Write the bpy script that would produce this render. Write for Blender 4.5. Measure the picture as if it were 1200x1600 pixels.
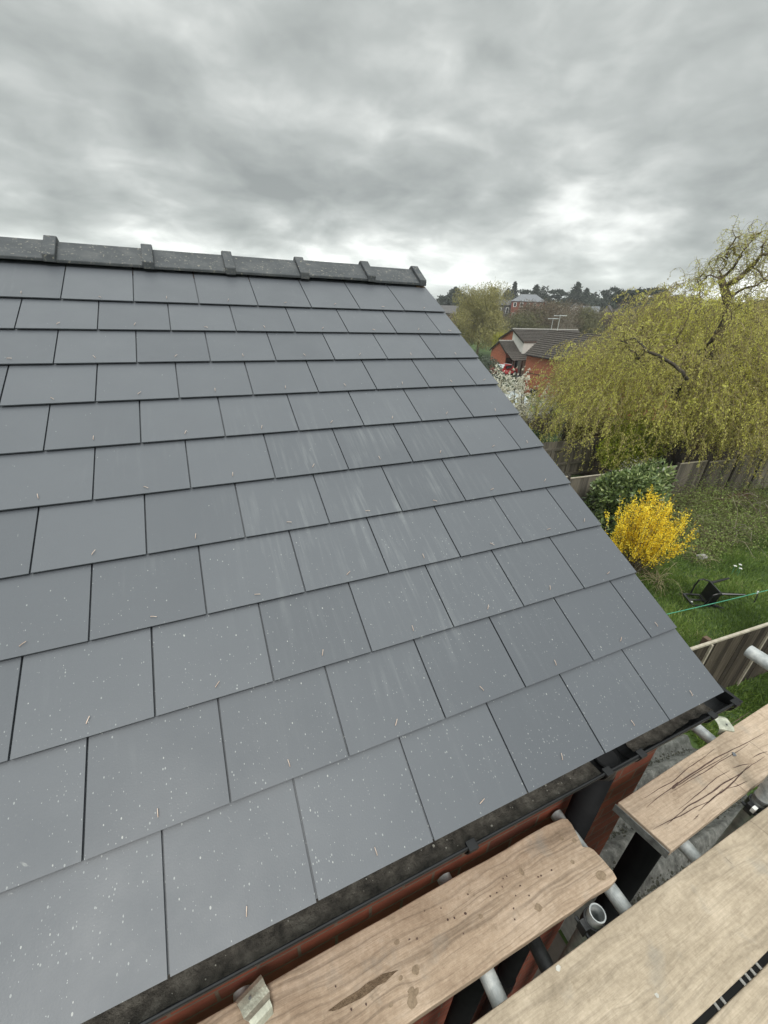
import bpy, math, random
import numpy as np
from mathutils import Matrix, Vector
random.seed(7); RNG = np.random.default_rng(7)
R = math.radians
for o in list(bpy.data.objects): bpy.data.objects.remove(o)
SC = bpy.context.scene
COL = SC.collection

# ------------------------------------------------------------------ camera
CAM = np.array([-1.59654, -0.43428, 1.21918])
RW = np.array([[0.916626, -0.398095, 0.036293], [-0.151358, -0.429664, -0.890213], [0.369983, 0.810499, -0.454096]])
FPX = 638.98
cd = bpy.data.cameras.new('camera'); cam = bpy.data.objects.new('camera', cd); COL.objects.link(cam)
cd.sensor_fit = 'HORIZONTAL'; cd.sensor_width = 36; cd.lens = FPX/1200*36; cd.clip_start = .02; cd.clip_end = 5000
m = Matrix.Identity(4)
for i in range(3):
    m[i][0] = RW[0][i]; m[i][1] = -RW[1][i]; m[i][2] = -RW[2][i]; m[i][3] = CAM[i]
cam.matrix_world = m; SC.camera = cam
SC.render.resolution_x = 768; SC.render.resolution_y = 1024

# ------------------------------------------------------------------ light and sky
SC.view_settings.view_transform = 'Standard'; SC.view_settings.look = 'None'
SC.view_settings.exposure = 0.5; SC.view_settings.gamma = 1
SUN_EL, SUN_AZ = R(52), R(200)          # azimuth measured from +Y towards +X
sd = bpy.data.lights.new('sun', 'SUN'); sd.energy = 1.25; sd.angle = R(24); sd.color = (1, .965, .91)
so = bpy.data.objects.new('sun', sd); COL.objects.link(so)
sv = Vector((math.sin(SUN_AZ)*math.cos(SUN_EL), math.cos(SUN_AZ)*math.cos(SUN_EL), math.sin(SUN_EL)))
so.rotation_euler = sv.to_track_quat('Z', 'Y').to_euler(); so.location = (0, 0, 30)

class NT:
    """tiny node-tree writer"""
    def __init__(s, tree): s.t = tree; s.n = tree.nodes; s.l = tree.links
    def node(s, typ, ins=None, **kw):
        nd = s.n.new(typ)
        for k, v in kw.items(): setattr(nd, k, v)
        for k, v in (ins or {}).items():
            if isinstance(v, bpy.types.NodeSocket): s.l.new(v, nd.inputs[k])
            else: nd.inputs[k].default_value = v
        return nd
    def math(s, op, a, b=0.0, c=None, clamp=False):
        d = {0: a, 1: b}
        if c is not None: d[2] = c
        return s.node('ShaderNodeMath', d, operation=op, use_clamp=clamp).outputs[0]
    def mix(s, fac, a, b, mode='MIX'):
        nd = s.n.new('ShaderNodeMix'); nd.data_type = 'RGBA'; nd.blend_type = mode
        for k, v in ((0, fac), (6, a), (7, b)):
            if isinstance(v, bpy.types.NodeSocket): s.l.new(v, nd.inputs[k])
            elif k == 0: nd.inputs[0].default_value = v
            else: nd.inputs[k].default_value = tuple(v)[:3]+(1,)
        return nd.outputs[2]
    def ramp(s, fac, stops, interp='LINEAR'):
        nd = s.n.new('ShaderNodeValToRGB'); cr = nd.color_ramp; cr.interpolation = interp
        while len(cr.elements) > 1: cr.elements.remove(cr.elements[-1])
        for i, (p, c) in enumerate(stops):
            e = cr.elements[0] if i == 0 else cr.elements.new(p)
            e.position = p; e.color = (c, c, c, 1) if isinstance(c, (int, float)) else tuple(c)[:3]+(1,)
        s.l.new(fac, nd.inputs[0]); return nd.outputs[0]
    def noise(s, vec, scale, detail=4, rough=.5, dist=0.0, out=0):
        return s.node('ShaderNodeTexNoise', {'Vector': vec, 'Scale': scale, 'Detail': detail, 'Roughness': rough, 'Distortion': dist}).outputs[out]
    def mapping(s, vec, scale=(1, 1, 1), loc=(0, 0, 0), rot=(0, 0, 0)):
        return s.node('ShaderNodeMapping', {'Vector': vec, 'Scale': scale, 'Location': loc, 'Rotation': rot}).outputs[0]

W = bpy.data.worlds.new('World'); SC.world = W; W.use_nodes = True
nt = NT(W.node_tree); nt.n.clear()
tc = nt.node('ShaderNodeTexCoord').outputs['Generated']
sky = nt.node('ShaderNodeTexSky', sky_type='NISHITA', sun_disc=False, sun_elevation=SUN_EL, sun_rotation=SUN_AZ)
sep = nt.node('ShaderNodeSeparateXYZ', {0: tc}).outputs
zc = nt.math('ADD', nt.math('MAXIMUM', sep[2], 0.0), .42)
zz = nt.math('MULTIPLY', nt.math('POWER', nt.math('ADD', nt.math('MAXIMUM', sep[2], 0.0), 0.012), .75), 1.9)
cv = nt.node('ShaderNodeCombineXYZ', {0: sep[0], 1: sep[1], 2: zz}).outputs[0]
n1 = nt.noise(nt.mapping(cv, (1, 1, 1.1), (1.3, 4.1, .4)), 3.4, 5, .5, .25)
n2 = nt.noise(nt.mapping(cv, (1, 1, 1.15), (7.7, 2.2, .9)), 9, 6, .5, .3)
cl = nt.math('ADD', nt.math('MULTIPLY', n1, .66), nt.math('MULTIPLY', n2, .38))
# lower clouds show more relief, the deck overhead is smooth
el = nt.ramp(sep[2], [(0, 1.0), (.12, .95), (.26, .60), (.5, .42), (1, .3)])
cl = nt.math('ADD', nt.math('MULTIPLY', nt.math('SUBTRACT', cl, .52), el), .52)
ccol = nt.ramp(cl, [(.40, (1.95, 2.09, 2.03)), (.47, (2.5, 2.66, 2.57)), (.53, (3.1, 3.27, 3.16)), (.58, (3.9, 4.06, 3.92)), (.66, (5.9, 6.05, 5.85))])
hz = nt.ramp(sep[2], [(0, 2.0), (.05, 1.6), (.11, 1.12), (.16, 1.0), (.25, .93), (.50, .98), (.72, 2.4), (1, 3.6)])
ccol = nt.mix(1.0, ccol, hz, 'MULTIPLY')
# ramps clamp nothing above 1: colours are already scaled for a background strength of 0.11
col = nt.mix(.97, sky.outputs[0], ccol)
bg = nt.node('ShaderNodeBackground', {'Color': col, 'Strength': .13})
nt.l.new(bg.outputs[0], nt.node('ShaderNodeOutputWorld').inputs[0])

# ------------------------------------------------------------------ materials
MATS = {}
def newmat(name):
    mt = bpy.data.materials.new(name); mt.use_nodes = True
    t = NT(mt.node_tree); t.n.clear()
    bs = t.node('ShaderNodeBsdfPrincipled'); out = t.node('ShaderNodeOutputMaterial')
    t.l.new(bs.outputs[0], out.inputs[0]); MATS[name] = mt
    return mt, t, bs
def setv(t, bs, **kw):
    for k, v in kw.items():
        key = k.replace('_', ' ')
        if isinstance(v, bpy.types.NodeSocket): t.l.new(v, bs.inputs[key])
        else: bs.inputs[key].default_value = v if not isinstance(v, tuple) else tuple(v)[:3]+(1,)
def bump(t, bs, h, strength=.3, dist=.01):
    t.l.new(t.node('ShaderNodeBump', {'Height': h, 'Strength': strength, 'Distance': dist}).outputs[0], bs.inputs['Normal'])
def uvn(t): return t.node('ShaderNodeTexCoord').outputs['UV']
def objn(t): return t.node('ShaderNodeTexCoord').outputs['Object']
def simple(name, c1, c2, scale=8, rough=.7, metal=0.0, bumps=0.0, coord='Object', detail=5, c3=None, spec=.5, bdist=.01):
    mt, t, bs = newmat(name)
    v = t.node('ShaderNodeTexCoord').outputs[coord]
    n = t.noise(v, scale, detail, .6)
    stops = [(.32, c1), (.68, c2)] if c3 is None else [(.28, c1), (.5, c2), (.72, c3)]
    setv(t, bs, Base_Color=t.ramp(n, stops), Roughness=rough, Metallic=metal)
    bs.inputs['Specular IOR Level'].default_value = spec
    if bumps: bump(t, bs, t.noise(v, scale*3, 6, .65), bumps, bdist)
    return mt
def tinted(name, stops, rough=.6, trans=0.0, spec=.3):
    """colour by the mesh attribute 'tint' (each leaf or twig has its own)"""
    mt, t, bs = newmat(name)
    a = t.node('ShaderNodeAttribute', attribute_name='tint').outputs['Fac']
    c = t.ramp(a, stops)
    setv(t, bs, Base_Color=c, Roughness=rough); bs.inputs['Specular IOR Level'].default_value = spec
    if trans:
        tr = t.node('ShaderNodeBsdfTranslucent', {'Color': c})
        mx = t.node('ShaderNodeMixShader', {0: trans, 1: bs.outputs[0], 2: tr.outputs[0]})
        o = [n for n in t.n if n.type == 'OUTPUT_MATERIAL'][0]; t.l.new(mx.outputs[0], o.inputs[0])
    return mt

# slate: smooth fibre-cement with chalk streaks, dust splashes and slight tints
mt, t, bs = newmat('slate')
uv = uvn(t); tint = t.node('ShaderNodeAttribute', attribute_name='tint').outputs['Fac']
base = t.ramp(t.math('ADD', t.math('MULTIPLY', tint, .55), t.math('MULTIPLY', t.noise(uv, 1.7, 4, .6), .45)),
              [(.2, (.073, .081, .094)), (.8, (.091, .100, .114))])
su = t.node('ShaderNodeSeparateXYZ', {0: uv}).outputs
# chalk streaks running down the slope in a patch
strk = t.ramp(t.noise(t.mapping(uv, (46, 3.2, 1)), 1.0, 5, .6, .3), [(.50, 0), (.72, 1)])
dx = t.math('MULTIPLY', t.math('ADD', su[0], .98), 1.15); dy = t.math('MULTIPLY', t.math('SUBTRACT', su[1], 1.02), 1.05)
rad = t.math('SQRT', t.math('ADD', t.math('MULTIPLY', dx, dx), t.math('MULTIPLY', dy, dy)))
patch = t.math('MULTIPLY', t.ramp(rad, [(.15, 1), (.95, 0)]), t.ramp(t.noise(uv, 4.5, 4, .6), [(.38, 0), (.62, 1)]))
wide = t.ramp(t.noise(uv, 2.3, 3, .6), [(.55, 0), (.75, .35)])
base = t.mix(t.math('MULTIPLY', t.math('MULTIPLY', strk, t.math('MAXIMUM', patch, wide)), .34), base, (.33, .35, .35))
low = t.ramp(su[1], [(0, 1), (.5, .8), (1.3, .33), (2.6, .06)])
def specks(scale, size, keep, col, base, amt, stretch=(1, .62, 1)):
    vo = t.node('ShaderNodeTexVoronoi', {'Vector': t.mapping(uv, stretch, (scale*.1, 0, 0)), 'Scale': scale, 'Randomness': 1.0})
    h = t.node('ShaderNodeSeparateColor', {0: vo.outputs['Color']}).outputs
    r = t.math('MULTIPLY', t.math('POWER', h[1], 2.5), size)
    inside = t.math('LESS_THAN', vo.outputs['Distance'], t.math('ADD', r, size*.28))
    dens = t.math('MULTIPLY', t.math('MULTIPLY', low, keep), t.ramp(t.noise(uv, 3.1, 3, .6), [(.35, .35), (.65, 1.5)]))
    k = t.math('MULTIPLY', inside, t.math('LESS_THAN', h[0], dens))
    return t.mix(t.math('MULTIPLY', k, t.math('MULTIPLY', h[2], amt)), base, col)
base = specks(34, .075, .20, (.42, .43, .41), base, .5)
base = specks(85, .13, .45, (.42, .43, .41), base, .7)
base = specks(190, .26, .60, (.40, .42, .41), base, .5)
smear = t.ramp(t.noise(t.mapping(uv, (9, 14, 1), (3, 1, 0)), 1.0, 6, .7, 1.2), [(.70, 0), (.76, .5)])
base = t.mix(t.math('MULTIPLY', smear, low), base, (.42, .43, .41))
setv(t, bs, Base_Color=base, Roughness=t.ramp(t.noise(uv, 5, 5, .6), [(.3, .42), (.7, .54)]))
bs.inputs['Specular IOR Level'].default_value = .68
fine = t.math('ADD', t.noise(t.mapping(uv, (1, 1, 1)), 240, 3, .6), t.math('MULTIPLY', t.noise(uv, 30, 4, .6), .5))
bump(t, bs, fine, .16, .002)

simple('ridge_clay', (.036, .041, .046), (.052, .058, .064), 9, .66, bumps=.5, c3=(.088, .092, .094), bdist=.004)
mt = MATS['ridge_clay']; t = NT(mt.node_tree); bs = [n for n in t.n if n.type == 'BSDF_PRINCIPLED'][0]
o_ = objn(t); prev = bs.inputs['Base Color'].links[0].from_socket
lich = t.ramp(t.noise(o_, 60, 3, .7), [(.60, 0), (.68, 1)])
t.l.new(t.mix(t.math('MULTIPLY', lich, .6), prev, (.33, .31, .25)), bs.inputs['Base Color'])
simple('mortar_bed', (.16, .10, .06), (.26, .18, .12), 30, .9, bumps=.5)
simple('roof_felt', (.012, .013, .014), (.022, .022, .024), 10, .9)
simple('copper', (.45, .31, .24), (.66, .55, .47), 60, .45, metal=.4)
simple('black_plastic', (.005, .005, .006), (.013, .014, .015), 9, .5, bumps=.05, spec=.35)
simple('pipe_black', (.004, .004, .005), (.010, .010, .011), 9, .6, bumps=.05, spec=.12)
simple('tube_steel', (.19, .21, .215), (.40, .42, .42), 26, .45, metal=.15, bumps=.25, c3=(.60, .61, .59), bdist=.003)
simple('dark_steel', (.03, .032, .035), (.08, .082, .085), 20, .5, metal=.3, bumps=.2)
simple('band_steel', (.10, .10, .10), (.26, .27, .26), 40, .5, metal=.4, bumps=.3)
simple('clip_steel', (.30, .31, .25), (.55, .56, .46), 30, .45, metal=.35, bumps=.3)
simple('gutter_silt', (.022, .020, .017), (.075, .067, .056), 34, .9, bumps=1.0, c3=(.15, .138, .118), bdist=.008, detail=8)
simple('mortar_grey', (.16, .15, .13), (.34, .33, .29), 50, .9)
simple('putty', (.42, .41, .37), (.62, .61, .56), 50, .8, bumps=.3)
simple('white_tape', (.72, .72, .70), (.86, .86, .84), 30, .5)
simple('painted_white', (.70, .70, .67), (.80, .80, .78), 6, .7)
simple('render_white', (.62, .61, .57), (.74, .73, .69), 2, .85)
simple('dark_window', (.012, .014, .016), (.03, .034, .038), 3, .12)
simple('brown_frame', (.045, .028, .018), (.07, .045, .03), 8, .5)
simple('concrete', (.25, .24, .22), (.40, .39, .36), 9, .85, bumps=.4)
simple('dark_timber', (.022, .018, .014), (.055, .045, .035), 7, .85, bumps=.4)
simple('brown_timber', (.07, .045, .028), (.14, .095, .06), 7, .85, bumps=.4)
simple('pale_timber', (.32, .28, .215), (.47, .43, .35), 12, .8, bumps=.4)
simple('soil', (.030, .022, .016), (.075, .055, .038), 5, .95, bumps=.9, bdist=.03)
simple('far_roof', (.075, .072, .072), (.12, .115, .112), 3, .8)
simple('far_slate', (.14, .15, .165), (.20, .21, .225), 3, .7)
simple('far_cream', (.42, .37, .30), (.55, .50, .42), 3, .85)
simple('house_tile', (.030, .025, .022), (.068, .058, .050), 5, .88, bumps=.6, c3=(.105, .092, .078))
simple('bark_grey', (.09, .08, .065), (.19, .17, .14), 12, .9, bumps=.8)
simple('bark_dark', (.030, .025, .019), (.085, .068, .048), 9, .9, bumps=.8)
simple('bark_mid', (.085, .065, .045), (.20, .155, .11), 6, .9, bumps=.6)
simple('bark_tan', (.16, .13, .085), (.30, .26, .18), 9, .9, bumps=.5)
simple('green_plastic', (.05, .27, .16), (.08, .34, .22), 9, .4)
simple('black_resin', (.006, .006, .007), (.016, .016, .018), 12, .3)
simple('red_paint', (.28, .016, .018), (.34, .03, .03), 3, .25)
simple('tyre_rubber', (.01, .01, .01), (.02, .02, .02), 9, .8)
simple('glasshouse_glass', (.30, .34, .34), (.48, .52, .52), 4, .15)
simple('aerial_metal', (.55, .56, .56), (.70, .71, .71), 8, .4, metal=.4)
simple('leaf_litter', (.07, .040, .024), (.16, .09, .055), 14, .95, bumps=.8)
simple('stain_dark', (.05, .028, .024), (.13, .08, .062), 90, .9)
simple('gouge_dark', (.13, .085, .05), (.27, .19, .12), 90, .95, bumps=.8)
simple('knot_brown', (.20, .145, .095), (.33, .25, .17), 120, .9)

# bricks
def brick(name, a, b, mortar, moss_shade=0.0):
    mt, t, bs = newmat(name); uv = uvn(t)
    br = t.node('ShaderNodeTexBrick', {'Vector': uv, 'Color1': tuple(a)+(1,), 'Color2': tuple(b)+(1,), 'Mortar': tuple(mortar)+(1,), 'Scale': 1.0,
                'Mortar Size': .0055, 'Mortar Smooth': .2, 'Bias': 0.0, 'Brick Width': .225, 'Row Height': .075})
    n = t.noise(uv, 9, 6, .65)
    c = t.mix(1.0, br.outputs['Color'], t.ramp(n, [(.3, .70), (.7, 1.25)]), 'MULTIPLY')
    setv(t, bs, Base_Color=c, Roughness=.88)
    bump(t, bs, t.math('ADD', t.math('MULTIPLY', br.outputs['Fac'], -1.0), t.math('MULTIPLY', t.noise(uv, 90, 5, .7), .35)), .7, .006)
brick('brick_red', (.24, .055, .028), (.15, .036, .021), (.15, .10, .072))
brick('brick_orange', (.48, .155, .085), (.38, .12, .068), (.28, .16, .10))
brick('brick_far', (.34, .09, .06), (.26, .07, .05), (.25, .13, .10))

# weathered scaffold-board timber
def plank(name, c1, c2, c3, seed, grainy=1.0, grain_scale=1.0):
    mt, t, bs = newmat(name); uv = uvn(t)
    v = t.mapping(uv, (1, 1, 1), (seed*3.7, seed*1.3, 0))
    warp = t.noise(t.mapping(v, (2.2, 5.0, 1)), 1.0, 3, .55)                 # slow wander of the grain
    vk = t.node('ShaderNodeTexVoronoi', {'Vector': t.mapping(v, (2.6, 6.0, 1)), 'Scale': 1.0, 'Randomness': 1.0})
    kn = t.ramp(vk.outputs['Distance'], [(0, 1), (.30, 0)])                # grain swings round the knots
    s = t.node('ShaderNodeSeparateXYZ', {0: v}).outputs
    g = t.math('ADD', t.math('MULTIPLY', s[1], 95*grain_scale), t.math('ADD', t.math('MULTIPLY', warp, 8), t.math('MULTIPLY', kn, 3)))
    gv = t.node('ShaderNodeCombineXYZ', {0: t.math('MULTIPLY', s[0], 1.8), 1: g, 2: 0.0}).outputs[0]
    rings = t.noise(gv, 1.0, 3, .55)
    fib = t.noise(t.mapping(v, (12, 420, 1)), 1.0, 4, .7)
    blot = t.noise(t.mapping(v, (2.6, 5.5, 1)), 1.6, 6, .62, .4)
    base = t.ramp(t.math('ADD', t.math('MULTIPLY', blot, .62), t.math('MULTIPLY', t.noise(v, 60, 5, .7), .38)), [(.34, c1), (.50, c2), (.66, c3)])
    lines = t.ramp(rings, [(.34, .66), (.5, .97), (.62, 1.06)])
    base = t.mix(grainy, base, lines, 'MULTIPLY')
    base = t.mix(.55, base, t.ramp(fib, [(.3, .72), (.6, 1.08)]), 'MULTIPLY')
    dirt = t.ramp(t.noise(v, 22, 7, .72), [(.58, 0), (.70, .55)])
    base = t.mix(t.math('MULTIPLY', dirt, .8), base, (.20, .15, .10))
    kc = t.ramp(vk.outputs['Distance'], [(.05, .85), (.085, .55), (.11, 0)])
    hs = t.node('ShaderNodeSeparateColor', {0: vk.outputs['Color']}).outputs
    base = t.mix(t.math('MULTIPLY', kc, t.math('GREATER_THAN', hs[0], .45)), base, (.16, .105, .062))
    grey = t.ramp(t.noise(v, 6, 5, .6), [(.58, 0), (.72, .5)])
    base = t.mix(grey, base, (.27, .26, .235))
    setv(t, bs, Base_Color=base, Roughness=.88); bs.inputs['Specular IOR Level'].default_value = .25
    bump(t, bs, t.math('ADD', t.math('MULTIPLY', rings, .6), t.math('ADD', t.math('MULTIPLY', fib, .35), t.math('MULTIPLY', t.noise(v, 130, 5, .7), .4))), .55, .004)
plank('board_grained', (.30, .215, .15), (.43, .325, .235), (.56, .44, .335), 1, 1.0, 1.0)
plank('board_stained', (.33, .245, .175), (.48, .375, .28), (.60, .48, .37), 2, .6, 1.0)
plank('board_dusty', (.29, .235, .17), (.43, .355, .265), (.56, .47, .36), 3, .55, .9)

# fence timber (planks run up and down: z is V)
def fence_mat(name, c1, c2, c3):
    mt, t, bs = newmat(name); uv = uvn(t)
    a = t.node('ShaderNodeAttribute', attribute_name='tint').outputs['Fac']
    n = t.noise(t.mapping(uv, (26, 1.3, 1)), 1.0, 6, .65, .3)
    f = t.math('ADD', t.math('MULTIPLY', n, .65), t.math('MULTIPLY', a, .35))
    c = t.ramp(f, [(.3, c1), (.5, c2), (.72, c3)])
    wear = t.ramp(t.noise(uv, 11, 5, .7, .8), [(.62, 0), (.72, .45)])
    setv(t, bs, Base_Color=t.mix(wear, c, (.24, .22, .17)), Roughness=.92); bs.inputs['Specular IOR Level'].default_value = .2
    bump(t, bs, n, .5, .01)
fence_mat('fence_dark', (.030, .024, .019), (.065, .053, .040), (.13, .108, .082))
fence_mat('fence_grey', (.11, .10, .085), (.17, .152, .125), (.25, .22, .175))
fence_mat('fence_brown', (.07, .042, .022), (.13, .08, .042), (.19, .125, .07))

# fibre-cement corrugated sheet
mt, t, bs = newmat('corrugated_sheet'); ob = objn(t)
n = t.noise(ob, 16, 8, .72)
c = t.ramp(n, [(.30, (.05, .05, .045)), (.5, (.17, .17, .155)), (.68, (.33, .325, .30))])
c = t.mix(t.ramp(t.noise(ob, 70, 3, .7), [(.66, 0), (.71, 1)]), c, (.50, .49, .45))
setv(t, bs, Base_Color=c, Roughness=.62); bump(t, bs, t.noise(ob, 60, 7, .75), .9, .02)

# ground
mt, t, bs = newmat('turf_ground'); ob = objn(t)
n1 = t.noise(ob, .55, 6, .6); n2 = t.noise(ob, 6, 6, .7)
c = t.ramp(t.math('ADD', t.math('MULTIPLY', n1, .5), t.math('MULTIPLY', n2, .5)),
           [(.34, (.025, .034, .012)), (.48, (.045, .080, .018)), (.60, (.075, .120, .028)), (.72, (.13, .12, .05))])
setv(t, bs, Base_Color=c, Roughness=.95); bump(t, bs, n2, .8, .05)
simple('far_ground', (.05, .06, .028), (.09, .085, .045), .2, .95)
simple('moss_valley_shade', (.030, .032, .022), (.075, .072, .055), 30, .95)
simple('yard_shade_concrete', (.07, .062, .052), (.15, .13, .11), 3, .9, bumps=.5)
simple('tarmac', (.045, .045, .047), (.075, .075, .076), 3, .9)

tinted('grass_blade', [(0, (.05, .085, .018)), (.5, (.125, .205, .038)), (.8, (.23, .315, .07)), (1, (.42, .40, .19))], .55, .3)
tinted('dry_blade', [(0, (.24, .20, .11)), (1, (.42, .37, .22))], .7)
tinted('willow_leaf', [(0, (.31, .255, .165)), (.25, (.43, .375, .17)), (.45, (.54, .51, .14)), (.8, (.70, .69, .15)), (1, (.76, .75, .28))], .55, .38)
tinted('willow_twig', [(0, (.10, .08, .045)), (.6, (.23, .185, .09)), (1, (.36, .30, .15))], .8)
tinted('willow_gold', [(0, (.17, .17, .03)), (.6, (.36, .35, .05)), (1, (.50, .48, .08))], .55, .3)
tinted('far_willow', [(0, (.19, .17, .085)), (.6, (.31, .285, .11)), (1, (.44, .40, .17))], .6, .2)
tinted('thicket_brown', [(0, (.085, .065, .045)), (.6, (.15, .115, .075)), (1, (.23, .18, .12))], .9)
tinted('thicket_olive', [(0, (.08, .08, .04)), (.6, (.14, .135, .065)), (1, (.21, .20, .10))], .9)
tinted('wood_mixed', [(0, (.018, .026, .018)), (.6, (.040, .050, .032)), (1, (.085, .078, .055))], .9)
tinted('conifer_dark', [(0, (.020, .028, .021)), (.6, (.040, .053, .036)), (1, (.065, .080, .052))], .8)  # greens lifted slightly to stand in for distance haze
tinted('hedge_green', [(0, (.018, .036, .012)), (.6, (.035, .068, .018)), (1, (.06, .10, .03))], .7)
tinted('dome_green', [(0, (.05, .065, .045)), (.6, (.09, .11, .08)), (1, (.15, .17, .13))], .8)
tinted('petal_white', [(0, (.62, .58, .44)), (.5, (.72, .70, .60)), (1, (.84, .83, .76))], .6, .2)
tinted('young_leaf', [(0, (.08, .10, .03)), (1, (.17, .19, .07))], .6, .2)
tinted('laurel_leaf', [(0, (.05, .085, .03)), (.45, (.13, .185, .06)), (.8, (.26, .33, .12)), (1, (.52, .58, .26))], .33, .12, .5)
tinted('lime_leaf', [(0, (.13, .17, .02)), (.6, (.29, .34, .03)), (1, (.46, .50, .07))], .5, .25)
tinted('forsythia_yellow', [(0, (.66, .42, .012)), (.45, (.90, .66, .025)), (1, (.97, .84, .12))], .5, .25)
tinted('bramble_leaf', [(0, (.12, .12, .055)), (.5, (.21, .265, .075)), (.85, (.30, .40, .10)), (1, (.46, .46, .22))], .6, .2)
tinted('bramble_cane', [(0, (.07, .05, .028)), (.6, (.17, .135, .08)), (1, (.40, .35, .26))], .8)
tinted('bare_twig', [(0, (.12, .10, .075)), (1, (.30, .27, .22))], .8)

# ------------------------------------------------------------------ mesh builders
class MB:
    def __init__(s): s.v = []; s.f = []; s.uv = []; s.t = []
    def add(s, vs, fs, tint=.5, uvs=None):
        b = len(s.v); s.v += [tuple(map(float, p)) for p in vs]
        for i, f in enumerate(fs):
            s.f.append(tuple(b+k for k in f)); s.t.append(tint)
            s.uv.append(None if uvs is None else [uvs[k] for k in f])
        return s
    def box(s, lo, hi, M=None, tint=.5):
        x0, y0, z0 = lo; x1, y1, z1 = hi
        vs = [(x0,y0,z0),(x1,y0,z0),(x1,y1,z0),(x0,y1,z0),(x0,y0,z1),(x1,y0,z1),(x1,y1,z1),(x0,y1,z1)]
        if M is not None: vs = [M @ Vector(p) for p in vs]
        return s.add(vs, [(0,3,2,1),(4,5,6,7),(0,1,5,4),(1,2,6,5),(2,3,7,6),(3,0,4,7)], tint)
    def prism(s, poly, z0, z1, M=None, tint=.5):
        n = len(poly)
        vs = [(p[0], p[1], z0) for p in poly]+[(p[0], p[1], z1) for p in poly]
        if M is not None: vs = [M @ Vector(p) for p in vs]
        fs = [tuple(range(n-1, -1, -1)), tuple(range(n, 2*n))]+[(i, (i+1) % n, n+(i+1) % n, n+i) for i in range(n)]
        return s.add(vs, fs, tint)
    def tube(s, pts, rad, n=12, cap=True, tint=.5, start=0.0):
        pts = [np.array(p, float) for p in pts]
        if not hasattr(rad, '__len__'): rad = [rad]*len(pts)
        vs = []; up = np.array([.13, .21, .97])
        for i, p in enumerate(pts):
            d = pts[min(i+1, len(pts)-1)]-pts[max(i-1, 0)]; d = d/(np.linalg.norm(d)+1e-9)
            a = np.cross(d, up)
            if np.linalg.norm(a) < .15: a = np.cross(d, [1, 0, 0])
            a /= np.linalg.norm(a); b = np.cross(d, a)
            for k in range(n):
                an = start+2*math.pi*k/n
                vs.append(p+rad[i]*(math.cos(an)*a+math.sin(an)*b))
        fs = []
        for i in range(len(pts)-1):
            for k in range(n):
                k2 = (k+1) % n; fs.append((i*n+k, i*n+k2, (i+1)*n+k2, (i+1)*n+k))
        if cap: fs += [tuple(range(n-1, -1, -1)), tuple(range((len(pts)-1)*n, len(pts)*n))]
        return s.add(vs, fs, tint)
    def pipe(s, p0, p1, ro, ri, n=20, tint=.5):
        """hollow tube, open at both ends"""
        p0 = np.array(p0, float); p1 = np.array(p1, float); d = p1-p0; d /= np.linalg.norm(d)
        a = np.cross(d, [.2, .3, .9]); a /= np.linalg.norm(a)
        if abs(d[2]) > .9: a = np.cross(d, [1, 0, 0]); a /= np.linalg.norm(a)
        b = np.cross(d, a); vs = []
        for p in (p0, p1):
            for r in (ro, ri):
                for k in range(n):
                    an = 2*math.pi*k/n; vs.append(p+r*(math.cos(an)*a+math.sin(an)*b))
        fs = []
        for k in range(n):
            q = (k+1) % n
            fs += [(k, q, 2*n+q, 2*n+k), (n+q, n+k, 3*n+k, 3*n+q), (q, k, n+k, n+q), (2*n+k, 2*n+q, 3*n+q, 3*n+k)]
        return s.add(vs, fs, tint)
    def build(s, name, mat, parent=None, smooth=False, local=False, bevel=0.0, seg=2):
        me = bpy.data.meshes.new(name); me.from_pydata(s.v, [], s.f); me.update()
        n = len(me.polygons)
        V = np.array(s.v)
        uvl = me.uv_layers.new(name='UVMap'); out = np.zeros((len(me.loops), 2)); li = 0
        tl = []
        for i, p in enumerate(me.polygons):
            if s.uv[i] is not None:
                for k in range(p.loop_total): out[p.loop_start+k] = s.uv[i][k][:2]
            else:
                nn = p.normal; ax = max(range(3), key=lambda q: abs(nn[q]))
                a, b = ((1, 2), (0, 2), (0, 1))[ax]
                for k in range(p.loop_total):
                    vv = V[s.f[i][k]]; out[p.loop_start+k] = (vv[a], vv[b])
            tl += [s.t[i]]*p.loop_total
        uvl.data.foreach_set('uv', out.ravel())
        at_ = me.attributes.new('tint', 'FLOAT', 'CORNER'); at_.data.foreach_set('value', np.array(tl, dtype=np.float32))
        if smooth: me.polygons.foreach_set('use_smooth', [True]*n)
        me.materials.append(MATS[mat])
        return link(me, name, parent, local, bevel, seg)
def link(me, name, parent=None, local=False, bevel=0.0, seg=2):
    o = bpy.data.objects.new(name, me); COL.objects.link(o)
    if parent is not None:
        o.parent = parent
        if parent.type == 'EMPTY' and not local: o.matrix_parent_inverse = parent.matrix_basis.inverted()
    if bevel:
        b = o.modifiers.new('bevel', 'BEVEL'); b.width = bevel; b.segments = seg; b.limit_method = 'ANGLE'; b.angle_limit = R(35)
    return o
def tag(o, label=None, cat=None, group=None, kind=None):
    for k, v in (('label', label), ('category', cat), ('group', group), ('kind', kind)):
        if v: o[k] = v
    return o
def thing(name, label, cat, loc=(0, 0, 0), rz=0.0, group=None, kind=None):
    o = bpy.data.objects.new(name, None); COL.objects.link(o); o.empty_display_size = .2
    o.location = loc; o.rotation_euler = (0, 0, rz); return tag(o, label, cat, group, kind)

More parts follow.
